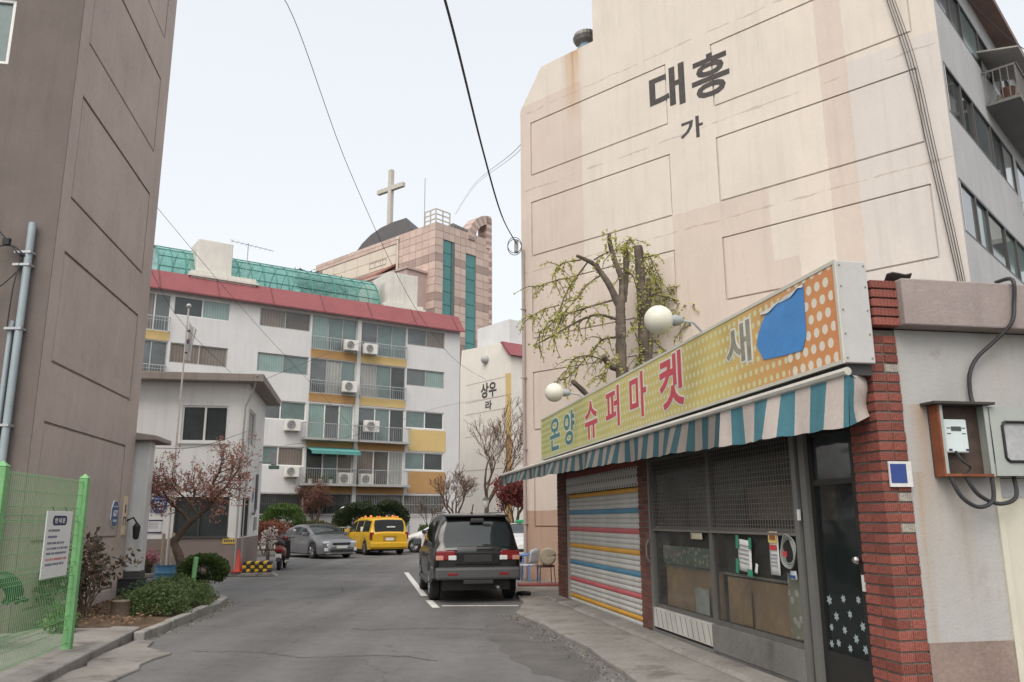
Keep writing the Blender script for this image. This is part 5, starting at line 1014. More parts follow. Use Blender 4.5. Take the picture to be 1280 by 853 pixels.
cbox(sed, 'headlight', LAMPW, 2.05, 2.30, .50, .78, .63, .73, .03, True); cbox(sed, 'fog_light', LAMPW, 2.24, 2.37, .54, .76, .32, .46, .02, True); cbox(sed, 'front_lip', CHROME, 2.2, 2.42, -.7, .7, .21, .25, .01); cbox(sed, 'tail_light', LAMPR, -2.38, -2.2, .5, .82, .78, .9, .02, True)
# yellow people carrier
YEP = M('van_yellow', (.60, .355, .02), .38, .08, 1.5, spec=.45, coat=.25)
S = dict(cat='van', L=4.93, wheels=(-1.50, 1.41), r=.335, wmax=.95, clear=.2, tumble=.24, n=110, paint=YEP, mirrorpaint=YEP,
    top=[(-2.46, 1.00), (-2.38, 1.06), (-2.24, 1.62), (-2.12, 1.70), (-1.2, 1.75), (.2, 1.72), (.75, 1.60), (1.55, 1.10), (1.8, 1.02), (2.3, .84), (2.46, .62)],
    belt=[(-2.46, 1.05), (1.2, 1.0), (2.0, .86), (2.46, .6)], wid=[(-2.46, .84), (-2.34, .92), (-1.6, .95), (1.6, .94), (2.2, .84), (2.46, .62)], bot=[(-2.46, .30), (-2.0, .26), (1.6, .26), (2.46, .26)],
    side_glass=[(-2.10, -1.10), (-1.0, .0), (.1, 1.10)], windscreen=(.78, 1.5), rear_glass=(-2.375, -2.235), seams=(-1.05, .05, 1.2), handles=(-.2, .25), mirror=1.12, spokes=7)
van, sec, tp = car('parked_van', 'bright yellow people carrier with orange roof lamps seen from behind', (-6.9, 41.2, 0), -27, S)
cbox(van, 'tail_light', LAMPR, -2.46, -2.25, .76, .93, .72, 1.06, .03, True); cbox(van, 'rear_bumper', YEP, -2.52, -2.2, -.90, .90, .34, .60, .05); cbox(van, 'number_plate', PLATE, -2.478, -2.46, -.2, .2, .68, .80, .003); cbox(van, 'gate_trim', M('van_trim', (.35, .2, .02), .4), -2.475, -2.45, -.34, .34, .86, .90, .004); cbox(van, 'plate_recess', M('van_trim', (.4, .25, .02)), -2.468, -2.455, -.32, .32, .64, .84, .004)
cbox(van, 'headlight', LAMPW, 2.15, 2.4, .5, .8, .68, .84, .02, True); cbox(van, 'window_sticker', PAPER, -2.37, -2.33, -.28, .12, 1.27, 1.33, .002); cbox(van, 'sticker', PAPER, -1.0, -.8, .86, .93, 1.08, 1.3, .002)
for x, ys in ((-2.05, (-.5, -.38, .38, .5)), (-1.2, (-.55, .55)), (-.3, (-.55, .55)), (.45, (-.5, -.35, .35, .5))):
    for y in ys: q = MB(); zt = interp(S['top'], x); q.lathe([(.07, -.03), (.07, .04), (.05, .08), (.01, .10)], 10, c=(x, y, zt)); q.build('roof_lamp', LAMPO, van, smooth=True)
# white hatchback, nose to the left
WHP = M('white_paint_car', (.62, .63, .63), .3, .03, 1, spec=.5, coat=.5)
S = dict(cat='car', L=4.3, wheels=(-1.30, 1.30), r=.32, wmax=.88, clear=.17, tumble=.40, n=90, paint=WHP, mirrorpaint=TRIM,
    top=[(-2.15, .85), (-2.05, 1.0), (-1.7, 1.25), (-1.0, 1.42), (-.1, 1.46), (.3, 1.42), (1.1, 1.05), (1.35, .97), (1.9, .80), (2.1, .66), (2.15, .5)],
    belt=[(-2.15, .88), (-1.4, .98), (.8, .92), (1.9, .72), (2.15, .5)], wid=[(-2.15, .70), (-1.95, .84), (-1.2, .88), (1.3, .87), (1.9, .76), (2.15, .52)], bot=[(-2.15, .3), (-1.8, .22), (1.7, .2), (2.15, .24)],
    side_glass=[(-1.5, -.75), (-.68, .1), (.17, .85)], windscreen=(.32, 1.06), rear_glass=(-2.0, -1.25), seams=(-.72, .14, 1.0), handles=(-.5, .4), mirror=.75, spokes=9)
whc, sec, tp = car('parked_car', 'white hatchback half hidden behind the black off-road car', (-3.55, 42.6, 0), -78, S)
cbox(whc, 'headlight', LAMPW, 1.85, 2.05, .5, .76, .62, .74, .02, True); cbox(whc, 'grille', TRIM, 2.1, 2.155, -.4, .4, .38, .5, .01); cbox(whc, 'tail_light', LAMPR, -2.12, -1.98, .5, .8, .75, .95, .02, True)
S2 = dict(S); S2['mirrorpaint'] = WHP
tax, sec, tp = car('parked_taxi', 'white taxi with green roof light between the black car and the cream block', (.35, 34.5, 0), 176, S2)
cbox(tax, 'headlight', LAMPW, 1.85, 2.05, .5, .76, .62, .74, .02, True); cbox(tax, 'grille', TRIM, 2.1, 2.155, -.4, .4, .38, .5, .01); cbox(tax, 'roof_light', M('lamp_green_on', (.03, .30, .14), .4), -.2, .15, -.22, .22, 1.47, 1.60, .03)
# scooter seen from behind
sc = thing('scooter', 'dark red scooter with white number plate beside the painted tyres', 'scooter', (-7.95, 28.75, 0), 97)
SCR = M('scooter_red', (.16, .018, .02), .3, .05, 3, coat=.4)
for x, r_, w2 in ((-.55, .23, .11), (.68, .23, .09)): wheel_mesh(sc, x, 0, r_, w2, 1, 5)
q = MB(); q.tube(polyline([(-.78, 0, .72), (-.6, 0, .66), (-.2, 0, .58), (.05, 0, .42)], 5), [.10, .12, .13, .13, .14, .15, .16, .17, .18, .18, .17, .16, .15, .13, .12, .10], 10); q.build('body', SCR, sc, smooth=True)
q = MB(); q.tube(polyline([(-.72, 0, .84), (-.4, 0, .86), (-.02, 0, .80)], 5), [.06, .10, .12, .13, .13, .13, .13, .12, .11, .10, .07], 10); q.build('seat', BLACK, sc, smooth=True)
q = MB(); q.box(.0, .55, -.16, .16, .28, .34); q.build('footboard', TRIM, sc, bevel=.02); q = MB(); q.prism([(.50, -.2, .34), (.58, -.2, .34), (.42, -.2, .98), (.36, -.2, .96)], (0, .4, 0)); q.build('leg_shield', TRIM, sc, bevel=.03)
q = MB(); q.tube([(.66, 0, .25), (.46, 0, 1.0)], .035, 8); q.tube([(.42, -.33, 1.05), (.46, 0, 1.02), (.42, .33, 1.05)], .016, 6); q.build('handlebar', BLACK, sc); q = MB(); q.ball((.5, 0, 1.02), .10, 12, 8, sq=(.8, 1.2, .9)); q.build('headlight_shell', SCR, sc, smooth=True)
for s in (-1, 1):
    q = MB(); q.tube([(.42, s * .22, 1.05), (.40, s * .30, 1.25)], .008, 5); q.ball((.39, s * .31, 1.28), .065, 12, 8, sq=(.4, 1, .8)); q.build('mirror', M('mirror_white', (.62, .62, .62), .3), sc, smooth=True)
q = MB(); q.box(-.86, -.80, -.13, .13, .60, .70); q.build('tail_light', LAMPR, sc, bevel=.02); q = MB(); q.box(-.87, -.855, -.1, .1, .40, .54); q.build('number_plate', PLATE, sc)
q = MB(); q.prism([(-.80, -.07, .60), (-.92, -.07, .30), (-.89, -.07, .30), (-.74, -.07, .60)], (0, .14, 0)); q.build('mudguard', TRIM, sc); q = MB(); q.tube([(-.1, -.2, .25), (-.75, -.24, .30)], .05, 8); q.build('exhaust', GREYM, sc, smooth=True)
# ------------------------------------------------------------------ trees and plants
BARK = M('bark', (.115, .085, .065), .9, .3, 6, bump=.8, bs=25, spec=.15); BARKG = M('bark_grey', (.19, .155, .125), .9, .25, 6, bump=.8, bs=22, spec=.15)
def rnd_dir(rg, d, spread):
    v = Vector((rg.gauss(0, 1), rg.gauss(0, 1), rg.gauss(0, 1))); v -= d * v.dot(d); v.normalize(); return (d + v * spread * rg.uniform(.5, 1)).normalized()
def grow(mb, p, d, L, r, lev, rg, tips, up_=.15, spread=.7, kids=3, droop=0.0, wander=.18, minr=.004):
    n = 5; path = [p]; rad = [r]; q = Vector(p); dd = Vector(d)
    for i in range(n):
        dd = (dd + Vector((rg.gauss(0, wander), rg.gauss(0, wander), rg.gauss(0, wander) + up_ * .3 - droop * i * .25))).normalized(); q = q + dd * L / n; path.append(q.copy()); rad.append(max(minr, r * (1 - .6 * (i + 1) / n)))
    mb.tube(path, rad, 6 if r > .03 else 4, cap=False)
    tips.append((path, lev))
    if lev > 0:
        for k in range(kids):
            i = rg.randint(2, n); f = rg.uniform(.55, .8); grow(mb, path[i], rnd_dir(rg, dd, spread), L * f, max(minr, rad[i] * .75), lev - 1, rg, tips, up_, spread, kids, droop, wander, minr)
def limb(mb, pts, r0, r1, n=8, sides=8):
    P = polyline(pts, n if r0 < .06 else n * 3); k = len(P); mb.tube(P, [(r0 + (r1 - r0) * i / (k - 1)) * (1 + (.16 * mnoise.noise((P[i].x * 5, P[i].y * 5, P[i].z * 6)) + .10 * mnoise.noise((P[i].z * 19, P[i].x * 9, 3)) if r0 > .03 else 0)) for i in range(k)], sides if r0 < .06 else 14); return P[::3] if r0 >= .06 else P
# bent red maple
rg = random.Random(31)
mp_ = thing('maple_tree', 'small bent maple with thin reddish foliage in front of the gatehouse', 'tree', (-7.3, 18.5, .1))
q = MB(); tips = []
T1 = limb(q, [(0, 0, -.1), (.0, 0, .35), (-.10, 0, .80), (-.27, .05, 1.12), (-.24, .05, 1.25)], .115, .09, 6)
mainR = limb(q, [(-.24, .05, 1.22), (-.02, .0, 1.50), (.30, -.05, 1.78), (.62, -.1, 2.05), (.95, -.1, 2.45), (1.25, -.15, 2.85)], .085, .022, 6)
mainL = limb(q, [(.1, -.02, 1.62), (-.15, .1, 1.85), (-.45, .15, 2.05), (-.72, .2, 2.35), (-.85, .2, 2.6)], .055, .016, 6)
mid = limb(q, [(.62, -.1, 2.05), (.55, .05, 2.45), (.68, .1, 2.8), (.75, .1, 3.1)], .045, .012, 6)
mid2 = limb(q, [(-.05, .06, 1.78), (.05, .2, 2.1), (.0, .3, 2.45)], .04, .012, 6)
mid3 = limb(q, [(.30, -.05, 1.78), (.1, -.2, 2.1), (-.2, -.25, 2.35), (-.3, -.3, 2.5)], .035, .012, 6)
for Pl, lo, cnt in ((mainR, 14, 24), (mainL, 8, 22), (mid, 3, 14), (mid2, 4, 10), (mid3, 6, 11)):
    for k in range(cnt):
        i = rg.randint(lo, len(Pl) - 1); d = (Pl[min(i + 1, len(Pl) - 1)] - Pl[max(i - 1, 0)]).normalized(); d.z *= .5
        grow(q, Pl[i], rnd_dir(rg, d, 1.3), rg.uniform(.28, .55), .013, 2, rg, tips, .25, .9, 3, 0, .25, .0028)
q.build('trunk', BARK, mp_, smooth=60)
cen = []
for path, lev in tips:
    if lev <= 1:
        for k in range(6 if lev == 0 else 3): p = path[rg.randint(1, 5)]; cen.append((p.x + rg.gauss(0, .045), p.y + rg.gauss(0, .045), p.z + rg.gauss(0, .035)))
V, F = leaves(cen, .05, 5, .2, .8); mp_.scale = (.9, .9, .93); leaf_obj('crown', V, F, leafmat('maple_leaf', (.36, .155, .115), (.52, .29, .23), .45), mp_)
# pollarded ginkgo behind the shop
rg = random.Random(12)
gk = thing('ginkgo_tree', 'lopped ginkgo tree with drooping shoots of fresh yellow green leaves behind the shop', 'tree', (2.5, 18.6, 0))
q = MB(); tips = []
gx = lambda px, py, dy=0: Vector(((px - 772) * .0189, dy, 8.33 - (py - 295) * .0200))
A1 = limb(q, [(.05, 0, -.1), (.06, 0, 2.5), gx(775, 465), gx(776, 400), gx(777, 370)], .145, .11, 6, 10)
Lb = limb(q, [gx(777, 390), gx(766, 362), gx(756, 345), gx(745, 331), gx(735, 326, -.05), gx(722, 321, -.1)], .09, .038, 5); Lb2 = limb(q, [gx(757, 347), gx(752, 335, .1), gx(748, 327, .1)], .05, .035, 4)
Ct = limb(q, [gx(777, 380), gx(779, 350), gx(771, 325), gx(766, 305), gx(765, 292)], .075, .045, 5); Ct2 = limb(q, [gx(781, 375, .15), gx(786, 340, .15), gx(787, 308, .15)], .09, .06, 5)
A2 = limb(q, [(.62, .35, -.1), (.62, .35, 2.5), gx(806, 470, .35), gx(807, 380, .35), gx(805, 302, .35)], .16, .105, 6, 10); A3 = limb(q, [gx(812, 450, .4), gx(817, 400, .4), gx(814, 380, .4), gx(817, 343, .4)], .09, .05, 5)
A4 = limb(q, [gx(783, 460, .1), gx(762, 455, 0), gx(752, 445, -.2)], .09, .06, 4); A5 = limb(q, [gx(740, 500, -.1), gx(725, 485, -.2), gx(712, 475, -.3)], .07, .05, 4)
droops = [([gx(775, 400), gx(745, 397, -.3), gx(715, 410, -.5), gx(690, 425, -.6), gx(665, 437, -.6)], .04), ([gx(768, 375), gx(740, 385, -.2), gx(712, 395, -.3), gx(690, 405, -.4)], .028), ([gx(752, 345), gx(735, 360, -.3), gx(715, 385, -.5), gx(700, 400, -.5)], .022),
    ([gx(738, 326), gx(722, 345, .2), gx(708, 365, .3), gx(695, 395, .3), gx(672, 412, .3)], .022), ([gx(728, 325), gx(705, 332, -.2), gx(695, 340, -.2)], .018), ([gx(722, 352, -.2), gx(700, 352, -.2), gx(670, 362, -.2)], .014), ([gx(700, 380, .1), gx(680, 385, .1), gx(662, 395, .1)], .014), ([gx(745, 325), gx(765, 312, .2), gx(790, 305, .3)], .02),
    ([gx(783, 318, .2), gx(792, 295, .3), gx(800, 298, .4), gx(815, 320, .5), gx(830, 350, .6)], .016), ([gx(806, 320, .4), gx(825, 340, .6), gx(838, 365, .6), gx(835, 395, .6)], .018), ([gx(812, 360, .4), gx(840, 365, .5), gx(862, 370, .5), gx(885, 366, .5)], .016), ([gx(812, 380, .4), gx(845, 385, .6), gx(870, 380, .6), gx(876, 378, .6)], .016), ([gx(812, 390, .4), gx(840, 395, .3), gx(865, 400, .3), gx(873, 425, .3)], .018), ([gx(808, 410, .4), gx(830, 430, .4), gx(845, 445, .4), gx(850, 455, .3)], .02),
    ([gx(776, 420), gx(755, 420, .3), gx(740, 435, .4), gx(720, 455, .4), gx(705, 470, .4)], .024), ([gx(760, 452, -.1), gx(735, 445, -.2), gx(715, 450, -.3), gx(702, 472, -.3)], .02), ([gx(775, 440), gx(760, 455, -.3), gx(750, 475, -.4)], .018), ([gx(790, 400, .2), gx(800, 430, .2), gx(795, 455, .2)], .02), ([gx(835, 375, .5), gx(850, 355, .5), gx(864, 348, .5)], .012), ([gx(778, 335), gx(795, 345, .1), gx(800, 380, .1), gx(795, 410, .1)], .018), ([gx(808, 330, .4), gx(818, 310, .5), gx(828, 330, .5), gx(835, 345, .5)], .014)]
cen = []
for pts, r_ in droops:
    P = limb(q, pts, r_, .009, 7, 5)
    for i in range(3, len(P)):
        for k in range(3): cen.append(P[i] + Vector((rg.gauss(0, .035), rg.gauss(0, .04), rg.gauss(0, .035))))
        if rg.random() < .55:
            sub = []; d = Vector((rg.uniform(-.7, .7) - .2, rg.uniform(-.7, .7), rg.uniform(-.7, .4))).normalized(); s_ = P[i].copy(); path = [s_.copy()]
            for m_ in range(6):
                d = (d + Vector((rg.gauss(0, .15), rg.gauss(0, .15), -.22))).normalized(); s_ = s_ + d * rg.uniform(.06, .12); path.append(s_.copy())
                for k in range(2): cen.append(s_ + Vector((rg.gauss(0, .03), rg.gauss(0, .03), rg.gauss(0, .03))))
            q.tube(path, [.011 - .001 * i_ for i_ in range(7)], 4, cap=False)
for Pl in (A2, A3, Ct2, Ct):   # tufts straight on the poles
    for k in range(110): p = Pl[rg.randint(len(Pl) // 2, len(Pl) - 1)]; a = rg.uniform(0, 6.3); cen.append(p + Vector((.16 * math.cos(a), .16 * math.sin(a), rg.gauss(0, .1))))
q.build('trunk', M('ginkgo_bark', (.125, .103, .085), .9, .45, 3, bump=1.0, bs=14, spec=.15, stain=((.20, .19, .13), .56, 3.5)), gk, smooth=60)
V, F = leaves(cen, .066, 6, .1, .85); leaf_obj('crown', V, F, leafmat('ginkgo_leaf', (.38, .40, .09), (.58, .56, .20), .45), gk)
# bare and budding trees farther off
def bare_tree(name, label, loc, h, seed, lean=(0, 0), lev=4, r=.12, leafc=None, nleaf=0, size=.1, spread=.75, kids=3, group=None):
    rg = random.Random(seed); t_ = thing(name, label, 'tree', loc, 0, group); q = MB(); tips = []
    T_ = limb(q, [(0, 0, -.1), (lean[0] * .3, lean[1] * .3, h * .18), (lean[0] * .6, lean[1] * .6, h * .33)], r, r * .75, 5)
    for k in range(4): a = k * 1.6 + rg.random(); grow(q, T_[-1 - (k % 2)], Vector((math.cos(a) * .55 + lean[0] * .2, math.sin(a) * .55, .85)).normalized(), h * .30, r * .6, lev - 1, rg, tips, .3, spread, kids, 0, .14, .010)
    q.build('trunk', BARK, t_, smooth=60)
    if leafc:
        cen = [p + Vector((rg.gauss(0, .12), rg.gauss(0, .12), rg.gauss(0, .1))) for path, lv in tips if lv <= 1 for p in path[1:] for k in range(nleaf)]
        V, F = leaves(cen, size, seed, .1, .8); leaf_obj('crown', V, F, leafc, t_)
    return t_
BUD = leafmat('bud', (.28, .13, .10), (.40, .22, .17), .3)
bare_tree('bare_tree', 'tall bare tree with fine budding twigs before the far cream block', (-1.6, 44.2, 0), 7.6, 3, (.4, 0), 5, .14, BUD, 1, .05, .6, 3)
bare_tree('bare_tree', 'short bare tree beside the right end of the white block', (-3.3, 46.5, 0), 4.6, 8, (0, 0), 5, .13, BUD, 1, .04, .8, 3)
bare_tree('bare_tree', 'thin bare shrub tree in front of the barred ground floor windows', (-11.2, 46.2, 0), 4.0, 9, (.2, 0), 5, .08, leafmat('rust_bud', (.20, .09, .07), (.28, .14, .11), .3), 2, .06, .9, 3)
bare_tree('bare_tree', 'slim leafless sapling in front of the last barred window', (-5.0, 48.6, 0), 3.2, 19, (.1, 0), 4, .04, None, 0, .06, .5, 3)
bare_tree('maple_tree', 'dark red leaved maple behind the black car beside the cream block', (.15, 36.8, 0), 3.6, 14, (-.2, 0), 5, .10, leafmat('red_leaf', (.17, .04, .04), (.27, .08, .07), .35), 2, .10, .9, 3)
bare_tree('roof_tree', 'dark tree rising behind the green shelter near the brown block', tuple(mat4((-4.03, 51.63, 0), 34.5) @ Vector((-21.0, 7.5, 13.6))), 5.0, 15, (0, 0), 5, .09, leafmat('dark_green', (.05, .07, .04), (.10, .12, .07), .3), 4, .16)
bare_tree('roof_tree', 'dark bushy treetop against the beige church wall', tuple(mat4((-4.03, 51.63, 0), 34.5) @ Vector((-6.0, 8.2, 14.6))), 4.4, 16, (0, 0), 5, .09, leafmat('dark_olive', (.055, .06, .035), (.11, .09, .06), .3), 4, .15)
# clipped and loose bushes
def bush(name, label, loc, rx, ry, rz, n, size, mat, seed, zc=None, stem=None, rough=.18, shell=.55, cat='bush', group=None):
    t_ = thing(name, label, cat, loc, 0, group); r = np.random.RandomState(seed); d = r.normal(size=(n, 3)); d /= np.linalg.norm(d, axis=1)[:, None]
    d[:, 2] = np.where(d[:, 2] < -.75, -d[:, 2], d[:, 2]); d /= np.linalg.norm(d, axis=1)[:, None]
    rad = 1 - (1 - shell) * r.rand(n) ** 1.6
    lump = np.array([1 + rough * mnoise.noise((x * 2.6 + seed, y * 2.6, z * 2.6)) + rough * .5 * mnoise.noise((x * 7, y * 7 + seed, z * 7)) for x, y, z in d])
    C = d * (rad * lump)[:, None] * np.array([rx, ry, rz]) + np.array([0, 0, zc if zc is not None else rz])
    C = C[C[:, 2] > .01]; V, F = leaves(C, size, seed, 0, .65); leaf_obj('foliage', V, F, mat, t_)
    rg = random.Random(seed); q = MB(); zz = zc if zc is not None else rz
    for k in range(stem or 5): a = rg.uniform(0, 6.28); q.tube(polyline([(0.06 * math.cos(a), .06 * math.sin(a), -.05), (rx * .25 * math.cos(a), ry * .25 * math.sin(a), zz * .6), (rx * .55 * math.cos(a), ry * .55 * math.sin(a), zz * 1.1)], 4), [.022 - .0018 * i for i in range(9)], 5)
    q.build('stems', BARK, t_); return t_
GRN = leafmat('bush_green', (.045, .085, .022), (.10, .17, .045), .3); GRN2 = leafmat('clipped_green', (.035, .06, .018), (.08, .12, .035), .3); GRND = leafmat('dark_conifer', (.028, .045, .022), (.055, .075, .035), .25); FERN = leafmat('fern_green', (.07, .11, .04), (.16, .22, .09), .35); REDL = leafmat('red_shrub', (.13, .05, .035), (.24, .10, .06), .3); OLV = leafmat('olive_shrub', (.07, .075, .035), (.14, .13, .06), .3)
bush('clipped_bush', 'flat topped clipped green bush behind the short green post', (-6.45, 17.45, .12), .52, .45, .32, 5200, .055, GRN2, 1, .52, 7, .12, .5)
bush('ground_shrub', 'feathery low green shrub nearest the dark camellia', (-6.05, 14.3, .12), .55, .6, .32, 8000, .036, FERN, 2, .16, rough=.4)
bush('ground_shrub', 'feathery low green shrub at the kerb bend, below the clipped bush', (-6.0, 15.6, .12), .42, .55, .28, 6000, .036, FERN, 3, .14, rough=.4)
bush('ground_shrub', 'blue green low shrub against the black crate', (-6.75, 15.6, .12), .55, .6, .30, 4500, .05, leafmat('blue_green', (.045, .08, .055), (.10, .14, .10), .3), 4, .14, rough=.4)
bush('ground_shrub', 'low green shrub between the maple trunk and the clipped bush', (-6.75, 17.0, .12), .6, .5, .28, 5500, .036, FERN, 5, .15, rough=.4)
bush('ground_shrub', 'small weedy plant behind the green fence', (-6.35, 11.9, .12), .22, .2, .22, 420, .06, FERN, 6, .16, rough=.5)
bush('round_bush', 'big round bright green bush behind the silver saloon', (-12.0, 43.2, .1), 1.25, 1.2, 1.15, 9000, .10, GRN, 7, 1.25, rough=.10)
bush('round_bush', 'dark dome shaped conifer bush behind the yellow van', (-8.5, 45.9, .1), 1.5, 1.3, 1.2, 14000, .11, GRND, 8, 1.3, rough=.12)
bush('round_bush', 'smaller dark conifer bush right of the dome shaped one', (-7.0, 46.8, .1), 1.1, 1.0, 1.0, 9000, .11, GRND, 9, 1.6, rough=.12)
bush('hedge_shrub', 'reddish loose shrub behind the scooter', (-11.6, 38.9, .1), 1.3, .7, .65, 4200, .09, REDL, 10, .75, rough=.35)
bush('hedge_shrub', 'mixed reddish hedge shrub behind the rear of the silver saloon', (-12.1, 41.5, .1), 1.1, .8, .6, 3500, .09, REDL, 11, .9, rough=.35)
bush('hedge_shrub', 'olive brown hedge shrub between the round bush and the dark conifer', (-10.3, 43.4, .1), 1.2, .6, .55, 3500, .09, OLV, 12, .95, rough=.35)
bush('hedge_shrub', 'small green shrub at the wall behind the white hatchback', (-4.95, 48.0, .1), .6, .5, .45, 1800, .09, FERN, 13, .8, rough=.4)
bush('flower_bush', 'white flowering shrub beside the scooter handlebar', (-10.05, 34.2, .1), .3, .3, .45, 260, .09, leafmat('white_flower', (.45, .38, .36), (.66, .62, .58), .2), 14, .8, rough=.4)
q = MB(); 
t_ = thing('camellia_bush', 'dark broad leaved shrub with reddish tips beside the tree stump', 'bush', (-6.74, 13.35, .12)); t_.scale = (.85, .85, .88); rg = random.Random(40); cen = []; tips = []
for k in range(11): a = rg.uniform(0, 6.3); grow(q, Vector((rg.uniform(-.06, .06), rg.uniform(-.06, .06), -.02)), Vector((.30 * math.cos(a), .30 * math.sin(a), 1)).normalized(), rg.uniform(.65, .95), .022, 2, rg, tips, .1, .8, 3, 0, .12, .004)
for path, lv in tips:
    if lv <= 1:
        for p in path[2:]: cen += [p + Vector((rg.gauss(0, .05), rg.gauss(0, .05), rg.gauss(0, .05))) for k_ in range(2)]
q.build('stems', BARK, t_, smooth=60); V, F = leaves(cen, .105, 41, .1, .55); leaf_obj('foliage', V, F, leafmat('camellia_leaf', (.045, .05, .032), (.13, .085, .06), .2, .4), t_)
st_ = thing('tree_stump', 'sawn grey tree stump beside the dark camellia', 'stump', (-6.38, 13.75, .1)); q = MB(); q.lathe([(.20, -.05), (.16, .05), (.145, .27)], 12); q.build('bark', BARK, st_, smooth=40); q = MB(); q.lathe([(.144, .2701), (.14, .282), (.02, .284)], 12); q.build('cut_face', M('cut_wood', (.26, .20, .15), .9, .2, 20), st_)
# leaf litter and weeds at the wall foot
rg = random.Random(6); cen = [(rg.uniform(-7.2, -5.6) - .12 * (y - 12.5), y, .16 + rg.random() * .05) for y in [rg.uniform(12.6, 17.3) for _ in range(900)]]
V, F = leaves(cen, .06, 8, .7, .6); tag(leaf_obj('leaf_litter', V, F, leafmat('litter', (.16, .10, .06), (.26, .17, .10), .1), None, 'stuff'), 'scattered dry leaves and weeds on the planter soil', 'leaf litter')
# ------------------------------------------------------------------ street furniture and small things
FG = M('fence_green', (.155, .36, .15), .55, .16, 2, spec=.4); FRZ = -80.0      # fence runs towards the camera along local +X
fe = thing('mesh_fence', 'bright green welded mesh fence panel with square capped posts', 'fence', (-5.45, 10.43, .12), FRZ)
for x in (0, 2.42):
    q = MB(); q.box(x - .05, x + .05, -.05, .05, -.1, 2.06); po = q.build('post', FG, fe, bevel=.008)
    q = MB(); q.add([(x - .055, -.055, 2.06), (x + .055, -.055, 2.06), (x + .055, .055, 2.06), (x - .055, .055, 2.06), (x, 0, 2.12)], [(0, 1, 4), (1, 2, 4), (2, 3, 4), (3, 0, 4), (3, 2, 1, 0)]); q.build('cap', FG, po)
zs = []; z = .08
while z < 2.0: zs.append(z); z += .16 if int(z * 100) % 5 else .16
wm = MB(); wm.tube([(.05, 0, 0), (2.37, 0, 0)], .0035, 5); wme = wm.mesh('horizontal_wire', FG)
for i, z in enumerate(zs):
    bend = .0
    put('horizontal_wire', wme, fe, (0, bend, z))
for zb_ in (.30, .92, 1.54):    # stiffening folds: three close wires standing proud
    for dz, dy in ((.0, -.03), (.05, -.03)): put('horizontal_wire', wme, fe, (0, dy, zb_ + dz))
vm_ = MB(); pz = [(0, 0, .05)]
for zb_ in (.30, .92, 1.54): pz += [(0, 0, zb_ - .04), (0, -.03, zb_), (0, -.03, zb_ + .05), (0, 0, zb_ + .09)]
pz.append((0, 0, 2.03)); vm_.tube(pz, .0028, 4); vme = vm_.mesh('vertical_wire', FG)
for k in range(46): put('vertical_wire', vme, fe, (.06 + k * .0505, 0, 0))
FM = mat4((-5.45, 10.43, .12), FRZ)
# the notice hangs on the fence: centre about 0.73 m along
nb = tag(bpy.data.objects.new('notice_board', None), 'white notice board with navy heading wired to the green fence', 'notice'); COL.objects.link(nb); nb.matrix_world = FM @ Matrix.Rotation(R(180), 4, 'Z') @ XF(-.86, -.04, 1.30)
NBF = -1
nb.matrix_world = FM @ Matrix.Rotation(R(180), 4, 'Z') @ XF(-.86, -.045, 1.27)
q = MB(); q.box(-.40, .40, -.006, .006, -.37, .37); q.build('board', M('board_white', (.68, .69, .68), .5, .04, 3), nb, bevel=.003)
SIDE = -.0075
def nbox(nm, x0, x1, z0, z1, mm, d=.0015): q = MB(); q.box(x0, x1, SIDE - d, SIDE + .0015, z0, z1); return q.build(nm, mm, nb)
hd = MB(); hd.tube([(-.10, -.006, .26), (.16, -.006, .26)], .055, 16); 
q = MB(); q.prism([(x, SIDE, z) for x, z in [(-.17 + .055 * math.cos(a), .265 + .055 * math.sin(a)) for a in [math.pi / 2 + math.pi * i / 8 for i in range(9)]] + [(.17 + .055 * math.cos(a), .265 + .055 * math.sin(a)) for a in [-math.pi / 2 + math.pi * i / 8 for i in range(9)]]], (0, .0015, 0)); q.build('heading', NAVY, nb)
text_mesh('안 내 문', -.16, .16, .235, .295, .0012, .03, XF(0, SIDE - .001)).build('heading_letters', PAPER, nb)
for k, (z, x1) in enumerate(((.155, .02), (.085, -.08), (.015, .20), (-.045, .32), (-.10, .28), (-.165, .31), (-.22, .24))):
    rg = random.Random(k); x = -.32; mm = REDP if k == 5 else NAVY; q = MB()
    while x < x1: wd = rg.uniform(.02, .05); q.box(x, x + wd, SIDE - .0012, SIDE + .001, z - .012, z + .012); x += wd + rg.choice((.006, .006, .022))
    tag(q.build('text_line', M('print_faint', (.20, .20, .25), .7) if k != 5 else M('print_redfaint', (.5, .2, .2), .7), nb), kind='stuff')
q = MB(); q.tube([(-.2, 0, .37), (-.2, .02, .42)], .004, 4); q.tube([(.2, 0, .37), (.2, .02, .42)], .004, 4); q.tube([(0, 0, -.37), (0, .02, -.42)], .004, 4); q.build('wire_tie', BLACK, nb)
gv = thing('bent_vent_pipe', 'dark green bent pipe with ragged mouth behind the mesh fence', 'pipe', (-6.42, 10.15, .125))
q = MB(); q.tube(polyline([(0, 0, -.05), (0, 0, .45), (.02, 0, .66), (.10, .05, .80), (.22, .1, .82), (.30, .14, .74), (.33, .16, .62)], 5), .10, 14); q.build('pipe', M('pipe_green', (.012, .05, .022), .45, .1, 4), gv, smooth=True)
q = MB()
for i in range(14): a = 2 * math.pi * i / 14; q.ball((.335 + .115 * math.cos(a), .165 + .115 * math.sin(a), .58 + .015 * math.sin(i * 3)), .028, 8, 6)
q.build('ragged_mouth', M('pipe_green', (.02, .08, .03)), gv, smooth=True)
q = MB(); 
lr = thing('low_rail', 'low grey rail behind the green fence at the wall foot', 'rail', (-6.9, 11.3, .125), -60)
for k in range(9): q.box(k * .12, k * .12 + .03, -.015, .015, -.05, .28)
